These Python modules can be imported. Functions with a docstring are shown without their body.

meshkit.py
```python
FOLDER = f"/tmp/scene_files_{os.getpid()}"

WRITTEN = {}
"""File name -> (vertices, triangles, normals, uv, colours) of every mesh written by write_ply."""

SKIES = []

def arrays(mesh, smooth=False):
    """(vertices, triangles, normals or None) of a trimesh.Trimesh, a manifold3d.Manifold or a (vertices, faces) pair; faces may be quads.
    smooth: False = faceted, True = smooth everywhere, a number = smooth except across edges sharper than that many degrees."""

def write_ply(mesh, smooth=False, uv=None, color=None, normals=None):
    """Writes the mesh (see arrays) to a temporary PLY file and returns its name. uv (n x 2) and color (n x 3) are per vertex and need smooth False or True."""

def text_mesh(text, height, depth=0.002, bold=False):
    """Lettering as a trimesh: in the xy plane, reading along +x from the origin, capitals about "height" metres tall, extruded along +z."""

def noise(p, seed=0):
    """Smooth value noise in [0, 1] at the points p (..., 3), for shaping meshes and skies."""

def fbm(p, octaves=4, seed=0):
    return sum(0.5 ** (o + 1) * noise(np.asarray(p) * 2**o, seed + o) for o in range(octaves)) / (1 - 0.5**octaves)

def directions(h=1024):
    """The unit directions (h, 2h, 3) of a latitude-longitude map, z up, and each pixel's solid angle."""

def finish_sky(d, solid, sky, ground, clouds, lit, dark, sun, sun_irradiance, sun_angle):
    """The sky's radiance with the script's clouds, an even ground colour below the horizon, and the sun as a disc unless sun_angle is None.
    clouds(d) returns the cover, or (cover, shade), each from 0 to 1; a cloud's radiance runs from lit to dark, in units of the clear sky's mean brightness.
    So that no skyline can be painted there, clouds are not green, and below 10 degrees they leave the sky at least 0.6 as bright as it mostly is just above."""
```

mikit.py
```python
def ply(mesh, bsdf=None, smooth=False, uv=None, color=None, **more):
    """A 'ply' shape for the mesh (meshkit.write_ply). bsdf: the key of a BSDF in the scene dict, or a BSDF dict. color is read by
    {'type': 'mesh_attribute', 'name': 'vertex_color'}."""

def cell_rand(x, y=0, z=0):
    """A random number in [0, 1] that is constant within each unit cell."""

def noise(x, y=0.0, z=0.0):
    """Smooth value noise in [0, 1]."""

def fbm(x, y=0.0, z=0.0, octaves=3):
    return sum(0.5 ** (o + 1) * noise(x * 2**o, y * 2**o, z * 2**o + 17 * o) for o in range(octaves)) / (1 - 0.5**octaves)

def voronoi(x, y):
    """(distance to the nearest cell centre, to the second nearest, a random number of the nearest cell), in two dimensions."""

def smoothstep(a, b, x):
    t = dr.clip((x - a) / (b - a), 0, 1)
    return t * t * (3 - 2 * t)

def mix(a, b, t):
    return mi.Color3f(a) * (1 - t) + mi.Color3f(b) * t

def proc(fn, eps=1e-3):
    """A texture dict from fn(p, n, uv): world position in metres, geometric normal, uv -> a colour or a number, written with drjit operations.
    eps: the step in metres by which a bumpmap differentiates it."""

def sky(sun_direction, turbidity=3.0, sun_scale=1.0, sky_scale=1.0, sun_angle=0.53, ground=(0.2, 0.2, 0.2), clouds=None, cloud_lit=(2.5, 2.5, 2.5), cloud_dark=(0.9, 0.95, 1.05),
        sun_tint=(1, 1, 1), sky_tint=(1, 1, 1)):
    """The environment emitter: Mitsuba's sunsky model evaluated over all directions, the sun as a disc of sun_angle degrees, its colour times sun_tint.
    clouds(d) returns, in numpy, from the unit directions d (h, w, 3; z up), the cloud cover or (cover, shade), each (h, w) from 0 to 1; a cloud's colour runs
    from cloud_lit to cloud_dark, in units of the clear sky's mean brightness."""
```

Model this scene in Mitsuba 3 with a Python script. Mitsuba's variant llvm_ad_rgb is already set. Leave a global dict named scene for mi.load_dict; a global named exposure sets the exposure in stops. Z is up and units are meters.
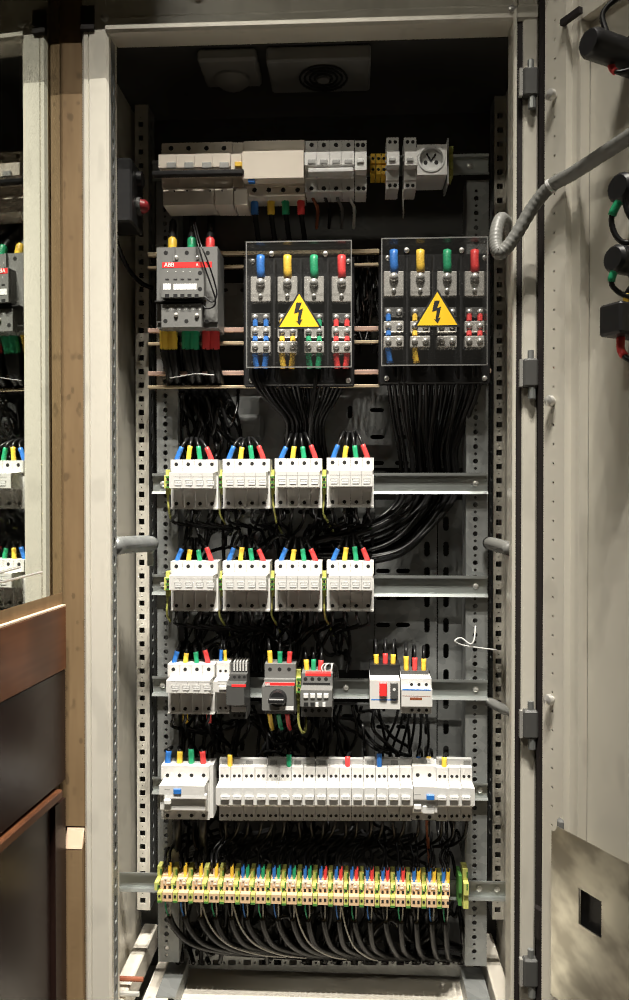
import math, random
import numpy as np, trimesh, mitsuba as mi, mikit, meshkit
from shapely.geometry import Polygon, box as sbox, Point
from shapely.ops import unary_union

T = mi.ScalarTransform4f
scene, labels = {}, {}
RNG = random.Random(7)

# ------------------------------------------------------------------ camera, light, exposure
F_PX, CX, CY = 780.0, 314.5, 500.0
YAW, PITCH = math.radians(2.826), math.radians(0.73)
EYE = np.array([0.0, -1.15, 1.0])
FWD = np.array([-math.sin(YAW) * math.cos(PITCH), math.cos(YAW) * math.cos(PITCH), -math.sin(PITCH)])
RIGHT = np.array([math.cos(YAW), math.sin(YAW), 0.0])
UP = np.cross(RIGHT, FWD)
scene['camera'] = {'type': 'perspective', 'fov': math.degrees(2 * math.atan(314.5 / F_PX)), 'fov_axis': 'x', 'near_clip': 0.02, 'far_clip': 50.0,
                   'to_world': T().look_at(origin=EYE.tolist(), target=(EYE + FWD).tolist(), up=UP.tolist())}
exposure = 0.0
LAMPS = [  # x, y, ceiling height, radius, radiance
    ((-0.95, -1.72, 2.70), 0.12, (110.0, 104.0, 88.0)),
]
SPOTS = [(x, y, 3.60) for y in (-0.92, -1.14) for x in (-0.26, -0.10, 0.06, 0.22)]     # one overhead lamp split into eight spots to soften its shadows
SPOT_AIM, SPOT_I = (-0.18, 0.0, 0.75), (98.0, 92.6, 82.3)
SPOT_WIDE, SPOT_BEAM = 13.0, 5.0       # half angles in degrees


def P(px, py, Y):
    """The point of the plane y = Y (metres behind the cabinet's front) that the photograph shows at a pixel."""
    d = FWD + (px - CX) / F_PX * RIGHT + (CY - py) / F_PX * UP
    return EYE + d * ((Y - EYE[1]) / d[1])


def M(px, Y):
    """Length in metres of px pixels at depth Y."""
    return px * (Y - EYE[1]) / F_PX


# ------------------------------------------------------------------ materials
def prin(rgb, rough=0.5, metal=0.0, spec=0.5, **k):
    c = {'type': 'rgb', 'value': list(rgb)} if isinstance(rgb, (tuple, list)) else rgb
    return {'type': 'twosided', 'b': {'type': 'principled', 'base_color': c, 'roughness': rough, 'metallic': metal, 'specular': spec, **k}}


def paint_fn(p, n, uv):
    f = mikit.fbm(p.x * 9, p.y * 9, p.z * 5, 3)
    s = mikit.smoothstep(0.62, 0.8, mikit.fbm(p.x * 40, p.y * 40, p.z * 14, 2))
    return mikit.mix((0.66, 0.63, 0.55), (0.59, 0.56, 0.49), f) * (1 - 0.10 * s)


def galv_fn(p, n, uv):
    a, b, c = mikit.voronoi((p.x + p.y * 0.7) * 70, (p.z + p.y * 0.7) * 70)
    f = mikit.fbm(p.x * 14, p.y * 14, p.z * 14, 3)
    return mikit.mix((0.19, 0.20, 0.20), (0.33, 0.34, 0.335), 0.45 * c + 0.55 * f)


def pocket_fn(p, n, uv):
    f = mikit.fbm(p.x * 26 + p.z * 9, p.y * 26, p.z * 26, 4)
    return mikit.mix((0.34, 0.32, 0.27), (0.62, 0.60, 0.52), mikit.smoothstep(0.3, 0.7, f))


def redwood_fn(p, n, uv):
    g = mikit.fbm(p.y * 7, p.z * 90, p.x * 7, 3)
    w = mikit.smoothstep(0.35, 0.75, mikit.fbm(p.y * 12, p.z * 7, 3.0, 3))
    return mikit.mix((0.10, 0.036, 0.017), (0.18, 0.072, 0.033), g) * (1 - 0.45 * w)


def rawwood_fn(p, n, uv):
    g = mikit.fbm(p.x * 130, p.y * 130, p.z * 9, 3)
    s = mikit.smoothstep(0.66, 0.8, mikit.fbm(p.x * 90, p.y * 90, p.z * 50, 2))
    return mikit.mix((0.185, 0.12, 0.062), (0.25, 0.17, 0.092), g) * (1 - 0.35 * s)


def floor_fn(p, n, uv):
    f = mikit.fbm(p.x * 6, p.y * 6, p.z * 3, 4)
    return mikit.mix((0.10, 0.085, 0.07), (0.15, 0.13, 0.105), f)


def wall_fn(p, n, uv):
    f = mikit.fbm(p.x * 2, p.y * 2, p.z * 2, 4)
    return mikit.mix((0.13, 0.11, 0.085), (0.18, 0.155, 0.12), f)


MAT = dict(
    paint=prin(mikit.proc(paint_fn), 0.30, spec=0.55),
    base_paint=prin((0.60, 0.56, 0.49), 0.5),
    galv=prin(mikit.proc(galv_fn), 0.42, 0.45),
    pocket=prin(mikit.proc(pocket_fn), 0.22, 0.85),
    zinc=prin((0.48, 0.51, 0.50), 0.30, 0.75),
    steel=prin((0.68, 0.67, 0.64), 0.28, 0.6),
    nickel=prin((0.66, 0.64, 0.60), 0.32, 0.55),
    brass=prin((0.75, 0.62, 0.42), 0.35, 0.7),
    copper=prin((0.80, 0.55, 0.45), 0.35, 0.7),
    light=prin((0.63, 0.62, 0.60), 0.42),
    cream=prin((0.70, 0.63, 0.54), 0.45),
    pale=prin((0.60, 0.60, 0.59), 0.45),
    white=prin((0.76, 0.76, 0.75), 0.4),
    midgrey=prin((0.36, 0.36, 0.35), 0.45),
    grey=prin((0.16, 0.16, 0.155), 0.45),
    darkgrey=prin((0.075, 0.075, 0.073), 0.45),
    slot=prin((0.02, 0.02, 0.02), 0.7, spec=0.2),
    black=prin((0.013, 0.013, 0.014), 0.40, spec=0.4),
    rubber=prin((0.018, 0.014, 0.014), 0.65, spec=0.3),
    cable=prin((0.008, 0.008, 0.0085), 0.36, spec=0.4),
    blue=prin((0.03, 0.17, 0.55), 0.4),
    yellow=prin((0.85, 0.55, 0.06), 0.4),
    green=prin((0.02, 0.33, 0.15), 0.4),
    red=prin((0.78, 0.06, 0.06), 0.4),
    stripe=prin((0.80, 0.04, 0.04), 0.4),
    lime=prin((0.52, 0.53, 0.15), 0.45),
    leaf=prin((0.06, 0.19, 0.04), 0.45),
    beige=prin((0.66, 0.46, 0.28), 0.5),
    darkred=prin((0.30, 0.025, 0.03), 0.4),
    rust=prin((0.25, 0.07, 0.03), 0.6),
    sign=prin((0.80, 0.49, 0.008), 0.5),
    conduit=prin((0.17, 0.17, 0.16), 0.45),
    whitewire=prin((0.34, 0.33, 0.30), 0.45),
    redwood=prin(mikit.proc(redwood_fn), 0.38, spec=0.3),
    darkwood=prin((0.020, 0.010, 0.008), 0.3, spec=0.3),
    rawwood=prin(mikit.proc(rawwood_fn), 0.7, spec=0.2),
    cut_lit_wood=prin((0.62, 0.46, 0.33), 0.75, spec=0.2),
    floor=prin(mikit.proc(floor_fn), 0.5), wall=prin(mikit.proc(wall_fn), 0.8, spec=0.2), ceiling=prin((0.3, 0.29, 0.27), 0.8), dark_interior=prin((0.045, 0.045, 0.043), 0.55),
    mirror={'type': 'twosided', 'b': {'type': 'conductor', 'material': 'none', 'specular_reflectance': {'type': 'rgb', 'value': [0.86, 0.89, 0.84]}}},
    # clear plastic sheet: mostly lets everything through, the rest is its glossy, slightly smoky surface, darkened to put shade on the parts behind
    clear={'type': 'blendbsdf', 'weight': 0.15, 'a': {'type': 'null'}, 'b': prin((0.06, 0.06, 0.058), 0.12, spec=0.9)},
    smoke={'type': 'blendbsdf', 'weight': 0.25, 'a': {'type': 'null'}, 'b': prin((0.40, 0.40, 0.39), 0.25, spec=0.7)},
)
for k, v in MAT.items():
    scene['material_' + k] = v


# ------------------------------------------------------------------ mesh helpers
def cat(*m):
    m = [x for y in m for x in (y if isinstance(y, (list, tuple)) else [y])]
    return trimesh.util.concatenate(m) if len(m) > 1 else m[0]


BOXF = np.array([[0, 1, 3], [0, 3, 2], [4, 6, 7], [4, 7, 5], [0, 4, 5], [0, 5, 1], [2, 3, 7], [2, 7, 6], [0, 2, 6], [0, 6, 4], [1, 5, 7], [1, 7, 3]])


def bx(x0, x1, y0, y1, z0, z1, bev=0.0):
    x0, x1 = sorted((x0, x1)); y0, y1 = sorted((y0, y1)); z0, z1 = sorted((z0, z1))
    if bev <= 0:
        v = np.array([[x, y, z] for x in (x0, x1) for y in (y0, y1) for z in (z0, z1)])
        return trimesh.Trimesh(v, BOXF, process=False)
    b = min(bev, (x1 - x0) / 2.2, (y1 - y0) / 2.2, (z1 - z0) / 2.2)
    pts = []
    for sx, x in ((1, x0), (-1, x1)):
        for sy, y in ((1, y0), (-1, y1)):
            for sz, z in ((1, z0), (-1, z1)):
                pts += [[x, y + sy * b, z + sz * b], [x + sx * b, y, z + sz * b], [x + sx * b, y + sy * b, z]]
    return trimesh.convex.convex_hull(np.array(pts))


def poly(pts):
    return pts if hasattr(pts, 'exterior') else Polygon(pts)


def prism_x(pts, x0, x1):
    m = trimesh.creation.extrude_polygon(poly(pts), x1 - x0, engine='earcut')
    v = m.vertices
    return trimesh.Trimesh(np.c_[v[:, 2] + x0, v[:, 0], v[:, 1]], m.faces, process=False)


def prism_z(pts, z0, z1):
    m = trimesh.creation.extrude_polygon(poly(pts), z1 - z0, engine='earcut')
    v = m.vertices
    return trimesh.Trimesh(np.c_[v[:, 0], v[:, 1], v[:, 2] + z0], m.faces, process=False)


def plate_y(pg, y0, y1):
    """A sheet in the xz plane, between y0 and y1."""
    gs = getattr(pg, 'geoms', [pg])
    out = []
    for g in gs:
        m = trimesh.creation.extrude_polygon(g, y1 - y0, engine='earcut')
        v = m.vertices
        out.append(trimesh.Trimesh(np.c_[v[:, 0], y1 - v[:, 2], v[:, 1]], m.faces, process=False))
    return cat(out)


def ngon(x, z, r, n=8, a0=None):
    a = np.arange(n) * 2 * np.pi / n + (np.pi / n if a0 is None else a0)
    return Polygon(np.c_[x + r * np.cos(a), z + r * np.sin(a)])


def spline(pts, per=5):
    p = np.asarray(pts, float)
    if len(p) < 3:
        return p
    q = np.vstack([2 * p[0] - p[1], p, 2 * p[-1] - p[-2]])
    out = []
    t = np.arange(per)[:, None] / per
    for i in range(1, len(q) - 2):
        a, b, c, d = q[i - 1], q[i], q[i + 1], q[i + 2]
        out.append(0.5 * (2 * b + (c - a) * t + (2 * a - 5 * b + 4 * c - d) * t**2 + (3 * b - a - 3 * c + d) * t**3))
    return np.vstack(out + [p[-1:]])


def tube(pts, r, n=6, per=5, r1=None):
    p = spline(pts, per)
    k = len(p)
    rr = np.linspace(r, r if r1 is None else r1, k) if np.isscalar(r) else np.asarray(r)
    t = np.gradient(p, axis=0)
    t /= np.linalg.norm(t, axis=1, keepdims=True) + 1e-12
    u = np.cross(t[0], [0, 0, 1] if abs(t[0][2]) < 0.9 else [1, 0, 0])
    u /= np.linalg.norm(u)
    a = np.arange(n) * 2 * np.pi / n
    v = []
    for i in range(k):
        u = u - t[i] * (u @ t[i])
        u /= np.linalg.norm(u) + 1e-12
        w = np.cross(t[i], u)
        v.append(p[i] + rr[i] * (np.cos(a)[:, None] * u + np.sin(a)[:, None] * w))
    v = np.vstack(v + [p[:1], p[-1:]])
    f = []
    for i in range(k - 1):
        for j in range(n):
            A, B = i * n + j, i * n + (j + 1) % n
            f += [[A, B, B + n], [A, B + n, A + n]]
    for j in range(n):
        f += [[k * n, (j + 1) % n, j], [k * n + 1, (k - 1) * n + j, (k - 1) * n + (j + 1) % n]]
    return trimesh.Trimesh(v, np.array(f), process=False)


def cyl(p0, p1, r, n=10, r1=None):
    return tube([p0, p1], r, n, 1, r1)


def knob(p, r, depth, n=10):
    """A short round head facing the viewer (-y), domed, its flat back at p."""
    p = np.asarray(p, float)
    ys = np.array([0, 0.5, 0.85, 1.0]) * depth
    rr = np.array([1, 1, 0.75, 0.3]) * r
    t = tube([p - [0, y, 0] for y in ys], rr, n, 1)
    return t


def lathe(axis_pts, radii, n=14):
    return tube(np.asarray(axis_pts, float), np.asarray(radii, float), n, 1) if len(axis_pts) < 3 else _lathe(axis_pts, radii, n)


def _lathe(axis_pts, radii, n):
    p = np.asarray(axis_pts, float)
    d = (p[-1] - p[0]) / np.linalg.norm(p[-1] - p[0])
    u = np.cross(d, [0, 0, 1] if abs(d[2]) < 0.9 else [1, 0, 0]); u /= np.linalg.norm(u)
    w = np.cross(d, u)
    a = np.arange(n) * 2 * np.pi / n
    v = np.vstack([p[i] + radii[i] * (np.cos(a)[:, None] * u + np.sin(a)[:, None] * w) for i in range(len(p))] + [p[:1], p[-1:]])
    k, f = len(p), []
    for i in range(k - 1):
        for j in range(n):
            A, B = i * n + j, i * n + (j + 1) % n
            f += [[A, B, B + n], [A, B + n, A + n]]
    for j in range(n):
        f += [[k * n, (j + 1) % n, j], [k * n + 1, (k - 1) * n + j, (k - 1) * n + (j + 1) % n]]
    return trimesh.Trimesh(v, np.array(f), process=False)


def knob(p, r, depth, n=10):
    p = np.asarray(p, float)
    return _lathe([p - [0, y * depth, 0] for y in (0, 0.5, 0.85, 1.0)], [r, r, 0.75 * r, 0.3 * r], n)


def slotpoly(x, z, w, h):
    """A rounded slot w wide and h tall."""
    r = min(w, h) / 2
    if w > h:
        return unary_union([sbox(x - w / 2 + r, z - r, x + w / 2 - r, z + r), ngon(x - w / 2 + r, z, r), ngon(x + w / 2 - r, z, r)])
    return unary_union([sbox(x - r, z - h / 2 + r, x + r, z + h / 2 - r), ngon(x, z - h / 2 + r, r), ngon(x, z + h / 2 - r, r)])


def moved(m, R, t):
    return trimesh.Trimesh(np.asarray(m.vertices) @ np.asarray(R).T + t, m.faces, process=False)


def text(s, h, centre, depth=0.0006, left=None):
    """Lettering on a face towards -y, centred on a point (or starting at its left)."""
    m = meshkit.text_mesh(s, h, depth, True)
    v = np.asarray(m.vertices).copy()
    c = (v.max(0) + v.min(0)) / 2
    v[:, 1] -= c[1]
    v[:, 0] -= v[:, 0].min() if left else c[0]
    w = np.c_[v[:, 0], -v[:, 2], v[:, 1]]
    return trimesh.Trimesh(w + np.asarray(centre), m.faces, process=False)


# ------------------------------------------------------------------ scene helpers
ORD = ['first', 'second', 'third', 'fourth', 'fifth', 'sixth', 'seventh', 'eighth', 'ninth', 'tenth', 'eleventh', 'twelfth', 'thirteenth', 'fourteenth',
       'fifteenth', 'sixteenth', 'seventeenth', 'eighteenth', 'nineteenth', 'twentieth', 'twenty-first']

def numbered(key):
    used = lambda k: k in scene or k in labels or any(x.startswith(k + '__') for x in scene)
    if not used(key):
        return key
    i = 1
    while used(f'{key}_{i:03d}'):
        i += 1
    return f'{key}_{i:03d}'


_used = {}


def fresh(key):
    n = _used.get(key, 0)
    _used[key] = n + 1
    return key if n == 0 else f'{key}_{n:03d}'


def thing(name, label, category, group=None):
    key = fresh(name)
    labels[key] = {'label': label, 'category': category}
    if group:
        labels[key]['group'] = group
    return key


def add(parent, name, mesh, mat, smooth=False, label=None, kind=None):
    key = fresh(f'{parent}__{name}' if parent else name)
    scene[key] = mikit.ply(mesh, 'material_' + mat, smooth)
    d = {}
    if label: d['label'] = label
    if kind: d['kind'] = kind
    if d: labels[key] = d
    return key


def solo(name, mesh, mat, label, category, group=None, smooth=False):
    key = thing(name, label, category, group)
    scene[key] = mikit.ply(mesh, 'material_' + mat, smooth)
    return key


def struct(name, mesh, mat):
    scene[name] = mikit.ply(mesh, 'material_' + mat)
    labels[name] = {'kind': 'structure'}


def clone(src, name, offset, label, group=None):
    key = thing(name, label, labels[src]['category'], group or labels[src].get('group'))
    tw = T().translate([float(a) for a in offset])
    for k in [k for k in list(scene) if k == src or k.startswith(src + '__')]:
        nk = key + k[len(src):]
        scene[nk] = {**scene[k], 'to_world': tw}
        if k != src and k in labels:
            labels[nk] = dict(labels[k])
    return key


# ------------------------------------------------------------------ room
RX0, RX1, RY0, RY1, RZ1 = -2.2, 1.7, -3.2, 0.42, 3.85
struct('floor', bx(RX0, RX1, RY0, RY1, -0.05, 0), 'floor')
struct('ceiling', bx(RX0, RX1, RY0, RY1, RZ1, RZ1 + 0.05), 'ceiling')
struct('wall_back', bx(RX0, RX1, RY1, RY1 + 0.05, 0, RZ1), 'wall')
struct('wall_front', bx(RX0, RX1, RY0 - 0.05, RY0, 0, RZ1), 'wall')
struct('wall_left', bx(RX0 - 0.05, RX0, RY0, RY1, 0, RZ1), 'wall')
struct('wall_right', bx(RX1, RX1 + 0.05, RY0, RY1, 0, RZ1), 'wall')
for i, at in enumerate(SPOTS):
    _o = np.array(at)
    _aim = np.array(SPOT_AIM) + [(at[0] + 0.02) * 0.3, 0, 0]
    _d = _aim - _o; _d /= np.linalg.norm(_d)
    k = thing('spotlight', f'dark spot head added for softer shadows, {ORD[i % 4]} from left in the {"inner" if i < 4 else "outer"} row', 'lamp', 'spots softening the overhead lamp')
    scene[f'spot_light_{i + 1:03d}'] = {'type': 'spot', 'intensity': {'type': 'rgb', 'value': [c / len(SPOTS) for c in SPOT_I]}, 'cutoff_angle': SPOT_WIDE, 'beam_width': SPOT_BEAM,
                                        'to_world': T().look_at(origin=at, target=_aim.tolist(), up=(0, 1, 0))}
    add(k, 'housing', _lathe([_o - _d * 0.10, _o - _d * 0.10 + _d * 0.001, _o - _d * 0.004], [0.002, 0.035, 0.042], 20), 'darkgrey', 30)
    add(k, 'stem', cyl((_o - _d * 0.08), (_o[0], (_o - _d * 0.08)[1], RZ1), 0.008, 8), 'darkgrey', 30)
for i, ((lx, ly, lz), lr, rad) in enumerate(LAMPS):
    k = thing('ceiling_lamp', 'round ceiling lamp over the mirrored wardrobe', 'lamp')
    add(k, 'housing', cyl((lx, ly, lz + 0.05), (lx, ly, lz + 0.004), lr * 1.12, 32), 'pale', 30)
    add(k, 'stem', cyl((lx, ly, RZ1), (lx, ly, lz + 0.05), 0.008, 8), 'darkgrey', 30)
    a = np.arange(32) * 2 * np.pi / 32
    dv = np.vstack([np.c_[lx + lr * np.cos(a), ly + lr * np.sin(a), a * 0 + lz], [[lx, ly, lz]]])
    df = np.array([[32, (j + 1) % 32, j] for j in range(32)])
    key = add(k, 'diffuser', trimesh.Trimesh(dv, df, process=False), 'white')
    scene[key]['emitter'] = {'type': 'area', 'radiance': {'type': 'rgb', 'value': list(rad)}}

struct('shade_lintel_1', bx(-1.5, 1.5, -0.15, RY1, 1.935, 2.22), 'wall')  # unseen lintel, added to shade the header and the topmost row

# ------------------------------------------------------------------ the cabinet
YT, YN, YR, YU, YS, YB = 0.109, 0.079, 0.150, 0.160, 0.235, 0.268
XL, XR = P(83, 490, 0)[0], P(537, 490, 0)[0]          # outer sides
XLI, XRI = P(110, 490, 0)[0], P(511.5, 490, 0)[0]       # inner edges of the front frame
ZF, ZTOP = 0.140, P(315, 27, 0)[2]                     # floor plate, underside of the header
ZT = ZTOP + 0.075
cab = thing('electrical_cabinet', 'tall light grey sheet-steel switchgear cabinet with open door and wired interior', 'electrical cabinet')


def post_poly(pts):
    return [(x, y) for x, y in pts]


# left front post: two flats with a shallow groove, rounded outer corner, returned inner lip
xg = P(90, 490, 0)[0]
add(cab, 'post', prism_z([(XL, 0.05), (XL, 0.004), (XL + 0.004, 0.0), (xg - 0.001, 0.0), (xg, 0.0025), (xg + 0.001, 0.0), (XLI - 0.004, -0.0005), (XLI - 0.0005, 0.003), (XLI - 0.0005, 0.012),
                          (XLI - 0.003, 0.012), (XLI - 0.003, 0.05)], 0.10, ZT), 'paint')


def perforated_x(x0, y0, y1, z0, z1, pitch, w, h, yc=None, x1=None, small=None):
    """A sheet in the yz plane with slots."""
    pg = sbox(y0, z0, y1, z1)
    yc = (y0 + y1) / 2 if yc is None else yc
    holes, z = [], z0 + pitch
    while z < z1 - pitch:
        holes.append(slotpoly(yc, z, w, h))
        if small:
            holes.append(ngon(yc, z + pitch / 2, small, 6))
        z += pitch
    pg = pg.difference(unary_union(holes))
    return prism_x(pg, x0, x0 + 0.0016 if x1 is None else x1)


PITCH0 = 0.0275
add(cab, 'post_return', perforated_x(XLI - 0.0022, 0.0125, 0.034, 0.15, ZTOP, PITCH0, 0.010, 0.016), 'galv')
# right front post: inner lip, groove with gasket bed, outer face
xa, xb = P(515, 490, 0)[0], P(521.5, 490, 0)[0]
add(cab, 'post', prism_z([(XRI, 0.012), (XRI, -0.004), (XRI + 0.002, -0.006), (xa - 0.001, -0.006), (xa, -0.005), (xa, 0.010), (xb, 0.010), (xb, 0.001), (xb + 0.002, -0.001), (XR - 0.003, -0.001),
                          (XR, 0.002), (XR, 0.05), (XRI + 0.003, 0.05), (XRI + 0.003, 0.012)], 0.10, ZT), 'paint')
add(cab, 'gasket_channel', bx(xa + 0.0005, xb - 0.0005, 0.0015, 0.0098, 0.12, ZT - 0.03), 'rubber')
# header with its turned lower lip and screws
add(cab, 'header', prism_x([(0.06, ZTOP + 0.012), (0.012, ZTOP + 0.012), (0.010, ZTOP), (0.0, ZTOP), (-0.003, ZTOP + 0.004), (-0.003, ZTOP + 0.020), (0.0, ZTOP + 0.024), (0.0, ZT), (0.06, ZT)], XLI - 0.004, XR - 0.002), 'paint')
for px, py in ((105, 18), (197, -3), (512, 9)):
    p = P(px, py, -0.003)
    add(cab, 'header_screw', knob(p, 0.006, 0.004), 'steel', 40)
p = P(85, 20, -0.002)
add(cab, 'corner_gasket', prism_x([(-0.004, p[2] + 0.020), (-0.004, p[2] - 0.014), (0.003, p[2] - 0.018), (0.003, p[2] + 0.024)], p[0] - 0.006, p[0] + 0.014), 'rubber')
p = P(300, 22, 0)
# panels
YBACK = 0.30
for s, x0 in ((0, XL), (1, XR - 0.0015)):
    add(cab, 'side_panel', bx(x0 + 0.001 * (1 - s), x0 + 0.0015, 0.05, YBACK, ZF - 0.04, ZT - 0.002), 'paint')
    xi = XLI - 0.003 if s == 0 else XRI + 0.003
add(cab, 'inner_panel', bx(XL + 0.003, XL + 0.0045, 0.045, YBACK - 0.002, ZF, ZTOP + 0.01), 'paint')
add(cab, 'back_panel', bx(XL, XR, YBACK, YBACK + 0.002, ZF - 0.04, ZT - 0.002), 'dark_interior')  # back and roof panel coloured dark to keep the interior black
add(cab, 'roof_panel', bx(XL + 0.002, XR - 0.002, 0.061, YBACK - 0.001, ZTOP + 0.012, ZTOP + 0.0135), 'dark_interior')
add(cab, 'floor_panel', bx(XL + 0.05, XR - 0.05, 0.052, YBACK - 0.001, ZF - 0.002, ZF), 'base_paint')
add(cab, 'plinth', bx(XL, XR, 0.002, YBACK, 0.0, 0.0995), 'grey')
add(cab, 'threshold', bx(XLI - 0.003, XRI + 0.003, 0.001, 0.05, 0.10, ZF - 0.004), 'paint')


def strip_profile(px0, px1, px_hole, side):
    """Rear upright with square and round holes, and a slotted return towards the middle."""
    x0, x1 = P(px0, 490, YS)[0], P(px1, 490, YS)[0]
    xh = P(px_hole, 490, YS)[0]
    z0, z1 = ZF + 0.10, ZTOP + 0.01
    pitch = M(13.8, YS)
    pg = sbox(x0, z0, x1, z1)
    holes, z = [], z0 + pitch * 0.7
    q = M(2.75, YS)
    while z < z1 - pitch * 0.7:
        holes += [sbox(xh - q, z - q, xh + q, z + q), ngon(xh, z + pitch / 2, M(0.75, YS), 6)]
        z += pitch
    add(cab, 'rear_upright', plate_y(pg.difference(unary_union(holes)), YS, YS + 0.002), 'paint')
    xe = x1 - 0.0016 if side < 0 else x0
    add(cab, 'upright_return', perforated_x(xe, YS + 0.002, YS + 0.045, z0, z1, pitch, 0.012, pitch * 0.62, x1=xe + 0.0016), 'galv')


strip_profile(136, 149, 141.5, -1)
strip_profile(493.5, 507, 499, 1)


def mounting_upright(px0, px1, px_hole, py0, py1):
    x0, x1, xh = (P(a, 490, YU)[0] for a in (px0, px1, px_hole))
    z1, z0 = P((px0 + px1) / 2, py0, YU)[2], P((px0 + px1) / 2, py1, YU)[2]
    holes, z, i, pitch = [], z0 + 0.012, 0, M(7.2, YU)
    while z < z1 - 0.01:
        holes.append(ngon(xh, z, M(2.5 if i % 2 else 1.5, YU), 10))
        z += pitch; i += 1
    add(cab, 'mounting_upright', plate_y(sbox(x0, z0, x1, z1).difference(unary_union(holes)), YU, YU + 0.002), 'galv')
    add(cab, 'upright_flange', bx(x0, x0 + 0.002, YU + 0.0021, YU + 0.045, z0, z1), 'galv')
    add(cab, 'upright_flange', bx(x1 - 0.002, x1, YU + 0.0021, YU + 0.045, z0, z1), 'galv')


mounting_upright(157, 178, 165.5, 172, 962)
mounting_upright(466, 488, 475.5, 180, 966)

# slotted galvanised mounting plates at the back
def slotted_plate(px0, px1, py0, py1, Y, slots, name='mounting_plate'):
    a, b = P(px0, py1, Y), P(px1, py0, Y)
    pg = sbox(a[0], a[2], b[0], b[2])
    hs = []
    for sx, sy, w, h in slots:
        c = P(sx, sy, Y)
        hs.append(slotpoly(c[0], c[2], M(w, Y), M(h, Y)))
    if hs:
        pg = pg.difference(unary_union(hs))
    add(cab, name, cat(plate_y(pg, Y, Y + 0.002), bx(a[0], b[0], Y + 0.002, Y + 0.016, b[2] - 0.002, b[2]), bx(a[0], b[0], Y + 0.002, Y + 0.016, a[2], a[2] + 0.002)), 'galv')


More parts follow.
